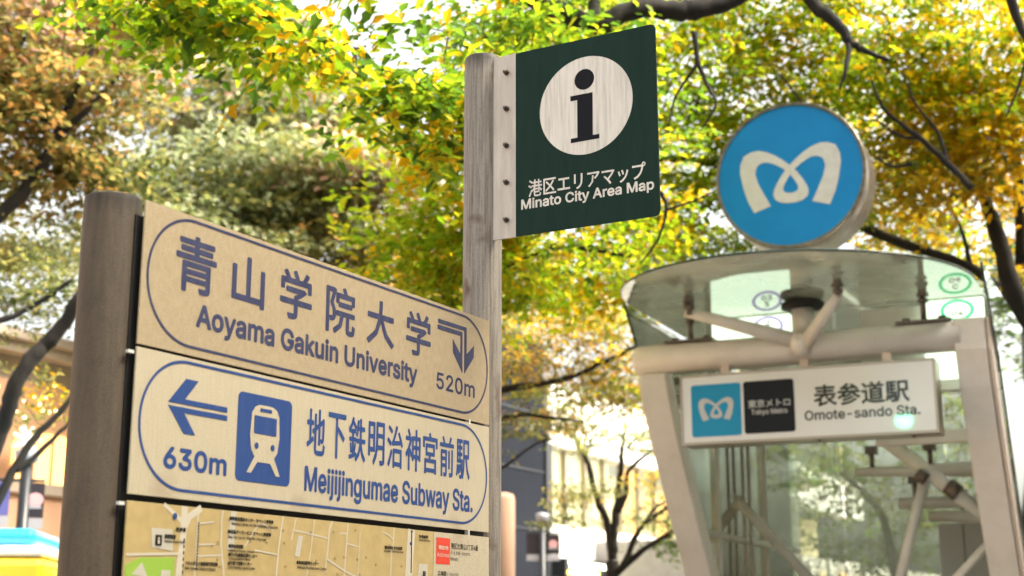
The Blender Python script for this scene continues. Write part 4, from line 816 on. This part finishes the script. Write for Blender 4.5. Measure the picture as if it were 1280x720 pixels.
# 5. big grey green tree in the middle
fr = foot(330, 19)
tree('broad grey green zelkova with pinkish tips behind the direction boards', fr,
  [(P((332,520,19),(300,380,19),(262,300,19),(225,262,18.8),(200,215,18.6)), .13, .05), (P((332,520,19),(360,360,19),(395,240,19),(430,150,19),(445,60,19)), .14, .04), (P((300,380,19),(290,270,19),(300,180,19),(270,90,19)), .08, .03),
   (P((360,360,19),(450,310,19),(520,290,19)), .06, .02), (P((265,300,19),(215,250,18.4),(208,240,18.4)), .05, .02)],
  [B(300,230,18.5,2.0,1.5,.7,190,{'grey':2,'olive':1.3}), B(240,300,18,1.2,1.2,.55,70,{'grey':2,'olive':1}), B(400,300,18.5,1.5,1.3,.6,110,{'grey':1.3,'olive':1.7,'rust':.3}),
   B(330,140,19.5,2.0,1.3,.55,150,{'grey':1.6,'olive':1.3,'pink':.5}), B(440,210,18,1.25,1,.45,80,{'pink':1.6,'olive':1,'grey':.8}), B(280,60,20,1.9,1.4,.5,90,{'pink':1.6,'grey':1.4,'olive':.7}),
   B(370,90,21,.8,1.2,.4,26,{'pink':1.3,'grey':1}), B(470,370,19,1.4,1.2,.5,84,{'olive':2,'rust':.6}), B(200,380,19,1.0,1,.5,50,{'olive':1.4,'grey':1}), B(170,330,19,.7,1,.5,30,{'grey':1.6,'olive':1}),
   B(350,250,20,1.9,1.2,.8,90,{'grey':1.2,'olive':1.4,'rust':.4}), B(520,270,19,.9,1,.7,46,{'olive':1.4,'pink':1,'rust':.4})],
  {'grey':1}, leaf=.11, per=46, spray_r=.46, dens=1.15, trunk=([fr, fr+Vector((.05,0,1.6)), at(332,520,19)], .24, .16), twig=.007)

# 6. orange olive tree between tall pole and the entrance
fr = foot(560, 17)
tree('orange tinged olive tree with long level branches between tall pole and entrance', fr,
  [(P((560,600,17),(575,540,17),(600,498,16.6),(660,482,16.4),(705,474,16.3),(760,450,16.2),(800,430,16.2)), .06, .02), (P((575,540,17),(640,520,16.6),(690,522,16.4),(730,528,16.2)), .035, .012),
   (P((560,600,17),(560,480,17),(600,400,17),(680,350,17)), .08, .03), (P((600,600,16.8),(635,580,16.6),(670,555,16.6),(700,548,16.4)), .02, .01)],
  [B(700,410,16.5,1.0,.8,.28,44,{'rust':1.1,'olive':1.2,'gold':.9}), B(660,460,16.5,.9,.8,.3,38,{'olive':1.4,'rust':.9,'gold':.4}), B(780,450,16.6,.55,.7,.4,26,{'olive':1.3,'rust':.8,'gold':.7}), B(760,390,17.5,.8,.8,.3,30,{'rust':1,'lime':1,'gold':.8}),
   B(660,380,18,.9,.8,.35,34,{'olive':1.3,'lime':.8,'rust':.6}), B(730,490,17.5,.9,.8,.26,40,{'olive':1.4,'rust':.7,'lime':.4}), B(800,500,17.8,.6,.6,.25,26,{'olive':1.3,'rust':.9,'gold':.5}), B(700,525,18,.6,.6,.16,14,{'olive':1.4,'rust':.5}), B(640,540,16.8,.4,.6,.2,10,{'olive':1.5,'dark':.5})],
  {'olive':1}, leaf=.072, per=44, spray_r=.34, trunk=([fr, fr+Vector((.0,0,1.2)), at(560,600,17)], .14, .10), twig=.005)

# 7. small dark street tree
fr = foot(768, 20)
tree('small sparse street tree with several dark stems before the white building', fr,
  [(P((766,700,20),(762,672,20),(758,650,20),(745,620,20),(737,585,20),(728,562,20),(716,545,20),(706,528,20)), .065, .022),
   (P((766,690,20),(768,660,20),(772,625,20),(776,590,20),(778,560,20),(784,530,20)), .07, .022), (P((772,640,20),(783,615,20),(784,592,20),(800,575,20),(825,555,20)), .05, .018),
   (P((770,716,20),(780,705,19.9),(796,668,19.9),(812,650,19.9),(840,632,19.8),(880,615,19.8)), .05, .022), (P((772,716,20),(800,690,19.9),(822,676,19.9),(850,660,19.8),(890,650,19.8)), .05, .022),
   (P((728,562,20),(732,545,20),(724,528,20)), .02, .01), (P((784,560,20),(800,545,20),(822,535,20)), .022, .01), (P((796,668,19.9),(815,640,19.9),(838,622,19.9)), .03, .012)],
  [B(715,622,20.2,.48,.5,.16,16,{'olive':1.5,'dark':.6,'rust':.4}), B(705,650,20.2,.45,.5,.12,10,{'olive':1.5,'dark':.6}), B(740,612,19.6,.5,.5,.16,12,{'olive':1.5}), B(770,548,19.6,.9,.7,.24,34,{'olive':1.5,'grey':.6}), B(820,650,20,.35,.5,.15,6,{'olive':1.5,'dark':1}),
   B(835,600,19.6,.45,.5,.22,14,{'olive':1.5,'gold':.8}), B(720,520,20.5,.8,.6,.2,18,{'olive':1.5,'grey':.7})],
  {'olive':1}, leaf=.062, per=30, spray_r=.26, trunk=([fr, fr+Vector((0,0,.9)), at(766,700,20)], .12, .085), twig=.006)

# 8. trees seen through and beyond the glass
for i, (px, D, lab, top, bx) in enumerate(((930,24,'dim green tree seen through the entrance glass beneath the name sign',560,930), (1120,22,'dark green tree seen through the right half of the glass entrance',590,1110), (1400,17,'olive tree beyond the right side of the glass entrance',300,1330))):
    fr = foot(px, D)
    tree(lab, fr, [(P((px,720,D),(px-20,640,D),(bx-60,top,D)), .08, .03), (P((px,720,D),(px+30,640,D),(bx+60,top-20,D)), .07, .02)],
      [B(bx,top,D,1.9,1.4,.8,70,{'olive':1.5,'green':1}), B(bx-20,top+90,D+1,1.6,1.2,.7,44,{'dark':1.5,'green':1}), B(bx+60,top-90,D,1.6,1.2,.7,46,{'olive':1.3,'lime':.7})],
      {'olive':1}, leaf=.10, per=40, spray_r=.45, trunk=([fr, fr+Vector((0,0,1.2)), at(px,720,D)], .16, .10), twig=.007)

# 9. unseen trees added right of the view, crowns set to shade signs and entrance
for (x, y, hh, lab) in ((6.2, 2.2, 7.0, 'unseen tall tree added right of the view to shade the signs'), (9.4, 9.4, 9.0, 'unseen tall tree added right of the view to shade the entrance')):
    b0 = Vector((x, y, 0)); V3 = Vector
    tree(lab, b0, [([b0+V3((0,0,3.2)), b0+V3((-1,.5,4.6)), b0+V3((-1.9,.6,6))], .10, .03), ([b0+V3((0,0,3.2)), b0+V3((1,-.5,4.8)), b0+V3((1.6,-1,6.4))], .10, .03), ([b0+V3((0,0,3.2)), b0+V3((.2,.9,5)), b0+V3((.1,1.4,7))], .10, .03)],
      [(b0+V3((0,0,hh)), (2.4,2.5,1.5), 330, None), (b0+V3((-.8,.2,hh-1.2)), (1.9,2.3,.8), 120, None)],
      {'lime':2,'green':1,'gold':.7}, leaf=.12, per=40, spray_r=.42, trunk=([b0, b0+V3((.04,.02,1.6)), b0+V3((0,0,3.2))], .2, .14), twig=.008)

# ================================================================== BUILDINGS along the far side (facade line runs at 28 degrees)
FA = R(28); q = at(686, 600, 30); FO = Vector((q.x, q.y, 0)); FR = math.pi/2 - FA
# local: X along the facade (to the right and away), -Y towards the street, Z up
wb = empty('white_shop_building', FO, FR, 'white modern two storey shop building with a ribbon of glowing upper windows', 'building')
MB().box(0, 26, 0.0, .6, 5.22, 6.6).build('upper_band', M['slab'], wb, bevel=.02)
MB().box(0, 26, .35, 9, 6.4, 6.6).build('roof', M['slab'], wb)
MB().box(0, 26, -.05, .5, 2.86, 3.56).build('lower_band', M['slab'], wb, bevel=.02)
MB().box(.02, 26, 1.8, 1.9, 0, 5.3).build('interior_wall', M['warm_pale'], wb)
MB().box(-.10, .16, .0, 9, 0, 5.95).build('end_wall', M['dark_frame'], wb)
for k in range(17):
    x0 = .18+k*1.02
    MB().box(x0, x0+.97, .22, .24, 3.56, 5.22).build('window_pane', M['window_glass'], wb)
    MB().box(x0+.97, x0+1.02, .16, .28, 3.56, 5.22).build('mullion', M['alu'], wb)
for k in range(4): MB().box(.2+k*1.02, 1.1+k*1.02, .5, .56, 3.58, 5.2).build('curtain', M['curtain'], wb)
for k in range(4, 12): MB().box(.3+k*1.02, 1.15+k*1.02, .7, .76, 3.6, 4.3+.5*(k%3)).build('lit_display', M['orange_lit' if k%2 else 'curtain'], wb)
for x0, x1, z0, z1, mm in ((3.6,4.3,3.7,4.9,'orange_lit'),(6.1,7.9,3.75,4.7,'orange_lit'),(4.6,5.8,3.7,5.1,'slab'),(8.3,10,3.7,4.8,'warm_lit'),(12,14,3.8,4.8,'orange_lit')):
    MB().box(x0, x1, 1.3, 1.4, z0, z1).build('shop_display', M[mm], wb)
MB().box(.16, 3.55, -.30, .3, 2.50, 2.86).build('sign_fascia', M['dark_frame'], wb)
MB().box(3.6, 26, .3, .4, 0, 2.85).build('ground_floor_wall', M['stone'], wb)
MB().box(.16, 3.55, .3, .4, 0, 2.5).build('ground_floor_wall', M['dark_frame'], wb)
MB().box(.25, 1.75, -.34, -.28, 2.52, 2.615).build('light_strip', M['yellow_lit'], wb)
text('THE BARCAMANOO', .28, 2.95, 2.675, 2.80, M['sign_lit'], wb, y=-.31, bold=.008, name='lit_lettering')
for k in range(12):
    MB().box(4.1+k*1.6, 5.0+k*1.6, .24, .29, .4, 2.55).build('shop_window', M['warm_lit' if k % 2 else 'warm_pale'], wb)
sb = empty('slate_building', FO, FR, 'plain slate blue building between the tall pole and the white shop', 'building')
MB().box(-3.4, -.12, .05, 9, 0, 7.4).build('wall', M['slate'], sb)
MB().box(-3.4, -.12, -.03, .05, 2.2, 2.34).build('ledge', M['dark_frame'], sb)
for z in (3.4, 4.6, 5.8): MB().box(-3.4, -.12, .03, .06, z, z+.03).build('joint', M['dark_frame'], sb)
bb = empty('stone_building', FO, FR, 'beige stone building with cornices and glowing arched shop front at far left', 'building')
MB().box(-34, -9.5, .1, 9, 0, 4.95).build('wall', M['stone'], bb)
MB().box(-34, -9.4, -.18, .1, 4.72, 4.95).build('cornice', M['stone'], bb, bevel=.02)
MB().box(-34, -9.4, -.28, .1, 4.86, 4.99).build('cornice', M['stone'], bb, bevel=.02)
MB().box(-34, -9.4, -.06, .1, 3.05, 3.20).build('cornice', M['stone'], bb, bevel=.02)
for k in range(9): MB().box(-31+k*2.6, -30.6+k*2.6, -.03, .1, 4.0, 4.70).build('pilaster', M['stone'], bb, bevel=.01)
MB().box(-34, -9.45, .02, .1, 0, 4.42).build('lower_wall', M['peach_wall'], bb)
for k in range(14):
    x = -31.0+k*1.5
    arch = [(x,3.14),(x+1.2,3.14),(x+1.2,3.62)] + [(x+.6+.6*math.cos(a), 3.62+.2*math.sin(a)) for a in [math.pi*j/10 for j in range(1,10)]] + [(x,3.62)]
    MB().prism(arch, -.02, .05).build('arched_window', M['orange_lit' if k % 2 == 0 else 'warm_lit'], bb)
    for j in range(1,4): MB().box(x+j*.3-.012, x+j*.3+.012, -.05, -.022, 3.14, 3.80).build('window_bar', M['peach_wall'], bb)
    MB().box(x+.1, x+1.1, -.02, .05, .5, 2.5).build('shop_window', M['warm_lit' if k % 3 else 'dark_frame'], bb)
mb = MB()
for k in range(120):
    x = -17+k*.045+random.uniform(-.05,.05); z = 4.05+.18*math.sin(k*.35)+random.uniform(-.22,.22); mb.tube([(x,-.35,z),(x,-.35,z+.022)], .012, 5)
o = mb.build('string_lights', M['fairy']); o.location = FO; o.rotation_euler = (0,0,FR); tag(o, 'strings of tiny golden lights hanging before the stone facade', 'string lights', kind='stuff')
# white ornament hanging before the facade
star = empty('window_ornament', FO, FR, 'white star shaped ornament hanging before the stone facade near the left edge', 'ornament')
mb = MB()
for a in range(4):
    th = R(20+45*a); dx, dz = math.cos(th)*.22, math.sin(th)*.22; mb.tube([(-14.58-dx,-.3,3.62-dz),(-14.58,-.3,3.62),(-14.58+dx,-.3,3.62+dz)], [.02,.06,.02], 6)
mb.build('star_points', M['van_white'], star)
# distant row across the street, behind the entrance
rb = empty('street_front_building', at(900,700,33)*1.0, FR, 'pale street front with vertical lit shop strips seen through the entrance glass', 'building')
rb.location.z = 0
MB().box(-2, 26, 0, 8, 0, 3.3).build('wall', M['concrete'], rb)
for k in range(14):
    MB().box(-1.7+k*1.9, -1.0+k*1.9, -.04, .02, .3, 2.95).build('shop_window', M['warm_pale' if k % 3 else 'warm_lit'], rb)
    MB().box(-.9+k*1.9, -.72+k*1.9, -.12, .02, 0, 3.2).build('pier', M['slab'], rb)
# unseen building added behind the camera, sized to keep light off the boards
nb = empty('added_shade_building', (9*math.cos(FA), -9*math.sin(FA), 0), FR, 'unseen stone building added behind the camera to block light', 'building')
MB().box(-6, 26, -9, 0, 0, 15.4).build('wall', M['stone'], nb)
MB().box(-6.1, 26, -9.2, .25, 15.4, 15.9).build('cornice', M['stone'], nb)
for st in range(4):
    for k in range(10):
        wn = MB().box(-5+k*3.1, -3.2+k*3.1, -.02, .05, 1.0+st*3.8, 3.3+st*3.8).build('window', M['dark_frame'], nb)
        MB().box(-4.9+k*3.1, -3.3+k*3.1, .04, .07, 1.1+st*3.8, 3.2+st*3.8).build('pane', M['slate'], wn)
# peach pillar
q = at(626, 700, 24)
tag(MB().tube([(q.x,q.y,0),(q.x,q.y,3.55),(q.x,q.y,3.63),(q.x,q.y,3.66)], [.235,.235,.21,.12], 32).build('round_pillar', M['peach']), 'pale peach round pillar just right of the tall pole', 'pillar')

q = at(958, 610, 26)
sg = empty('amber_light', (q.x, q.y, 0), 0, 'small amber lights one above the other seen through the entrance glass', 'signal light')
MB().tube([(0,0,0),(0,0,q.z+.4)], .04, 8).build('post', M['dark_frame'], sg)
for dz in (.14, -.13): MB().tube([(0,-.05,q.z+dz),(0,-.09,q.z+dz)], .075, 14).build('lens', M['fairy'], sg)
# ================================================================== BANNER LAMP POSTS
def lamp(px, D, y_top, flags, label):
    f0 = foot(px, D); az = math.atan2(f0.x, f0.y)
    root = empty('lamp_post', f0, -az, label, 'lamp post', 'street lamps with banners')
    s = D/1778*1.02
    zt_ = at(px, y_top, D).z
    MB().tube([(0,0,0),(0,0,zt_)], [.07,.05], 14).build('post', M['dark_frame'], root)
    MB().tube([(0,0,zt_),(0,0,zt_+.03),(0,0,zt_+.12),(0,0,zt_+.14)], [.05,.10,.11,.04], 16).build('lamp_head', M['plate'], root)
    for x0, x1, ya, yb, mm, dot in flags:
        a, b = (x0-px)*s, (x1-px)*s; z1, z0 = at(px,ya,D).z, at(px,yb,D).z
        bn = MB().box(a, b, -.012, .012, z0, z1).build('banner', M[mm], root)
        hh = (z1-z0)
        mb = MB().box(a, b, -.014, .014, z0-hh*.32, z0-.004); mb.build('banner_plate', M['plate'], root)
        MB().tube([(0,0,z1+.02),(b if abs(b)>abs(a) else a,0,z1+.02)], .015, 8).build('banner_arm', M['dark_frame'], root)
        if dot:
            mb = MB().prism(circle((a+b)/2, z0+hh*.52, .07, .06, 16), -.018, -.010); mb.build('banner_emblem', M['pink'], bn)
            MB().box(a+(b-a)*.15, b-(b-a)*.15, -.018, -.010, z0+hh*.26, z0+hh*.36).build('banner_print', M['plate'], bn)
    return root
lamp(678, 23, 652, ((659,674,668,693,'banner',0),(683,699,668,693,'banner',1)), 'lamp post with two black banners in front of the slate building')
lamp(24, 13.5, 580, ((-6,8,603,645,'banner_blue',0),(27,46,603,647,'banner',1)), 'lamp post with black banner above the yellow van at far left')

# ================================================================== TRAFFIC SIGNAL behind the camera, mirrored in the name sign
uu = Vector((math.sin(AS), math.cos(AS), 0)); vv = Vector((-uu.y, uu.x, 0))
hp = SO + uu*1.69 + Vector((0,0,2.945)); dd = (hp-CAM).normalized(); rr_ = dd - 2*dd.dot(vv)*vv
tp = hp + rr_*19
sig = empty('traffic_signal', (tp.x, tp.y, 0), math.atan2(-rr_.x, rr_.y)+math.pi, 'traffic signal showing green on the avenue behind the camera', 'traffic signal')
sig.rotation_euler = (0, 0, math.atan2(rr_.y, rr_.x) - math.pi/2 + math.pi)
M['signal_green'] = mat('signal_green', (.05,.6,.45), .4, emit=(.08,1,.62), es=26)
tz = tp.z
MB().tube([(1.2,.3,0),(1.2,.3,tz+.6)], [.09,.07], 14).build('post', M['alu'], sig)
MB().tube([(1.2,.3,tz+.1),(-.2,.3,tz+.1)], .04, 10).build('arm', M['alu'], sig)
MB().box(-.25,.95,.0,.22,tz-.2,tz+.2).build('housing', M['alu'], sig, bevel=.05)
for k in range(3):
    MB().tube([(k*.36,.22,tz),(k*.36,.235,tz)], .15, 24).build('lens', M['signal_green'] if k == 0 else M['rubber'], sig)

# ================================================================== VAN
q = at(20, 700, 11.0)
van = empty('delivery_van', (q.x-1.0, q.y+.9, 0), R(8), 'yellow high roofed van with blue and white roof at the bottom left corner', 'van')
def vbox(n_, x0,x1,y0,y1,z0,z1,m,bev=.05): return MB().box(x0,x1,y0,y1,z0,z1).build(n_, M[m], van, bevel=bev)
vbox('body', -2.3,1.05,-.9,.9,.35,1.985,'van_yellow',.06)
MB().prism([(1.06,.40),(2.15,.40),(2.2,.95),(1.75,1.15),(1.35,1.85),(1.06,1.90)], -.86, .86).build('cab', M['van_yellow'], van, bevel=.05)
MB().prism([(1.40,1.70),(1.72,1.20),(1.80,1.20),(1.50,1.72)], -.78, .78).build('windscreen', M['window_glass'], van)
vbox('roof_band', -2.28,1.03,-.88,.88,1.99,2.07,'van_white',.02)
vbox('roof', -2.2,.95,-.80,.80,2.073,2.20,'van_blue',.05)
vbox('roof_stripe', -1.9,.3,-.815,-.79,2.11,2.16,'van_white',.005)
for y in (-.93,.93):
    for x in (-1.5,1.55):
        wh = MB().tube([(x,y-.1*(1 if y>0 else -1),.34),(x,y,.34)], .33, 24).build('wheel', M['rubber'], van)
        MB().tube([(x,y,.34),(x,y*1.012,.34)], .19, 18).build('rim', M['alu'], wh)
vbox('side_window',1.10,1.40,-.885,-.86,1.25,1.70,'dark_frame',.0); vbox('bumper',2.1,2.28,-.85,.85,.35,.55,'rubber',.03)
for y in (-.6,.6): vbox('headlight',2.16,2.215,y-.14,y+.14,.68,.84,'van_white',.01)

# road and kerb between pavement and facades
RD = [(-60,12.0),(60,12.0)]
tag(MB().box(-80,80,-9.5,-3.2,.004,.010).build('road', M['asphalt']), kind='structure')
rd = bpy.data.objects['road']; rd.location = FO; rd.rotation_euler = (0,0,FR)
for y in (-9.7,-3.2):
    o = tag(MB().box(-80,80,y,y+.2,.0,.13).build('kerb', M['kerb']), kind='structure'); o.location = FO; o.rotation_euler = (0,0,FR)
mb = MB()
for k in range(30): mb.box(-60+k*4,-58+k*4,-6.4,-6.28,.0,.014)
o = tag(mb.build('lane_markings', M['line']), kind='structure'); o.location = FO; o.rotation_euler = (0,0,FR)
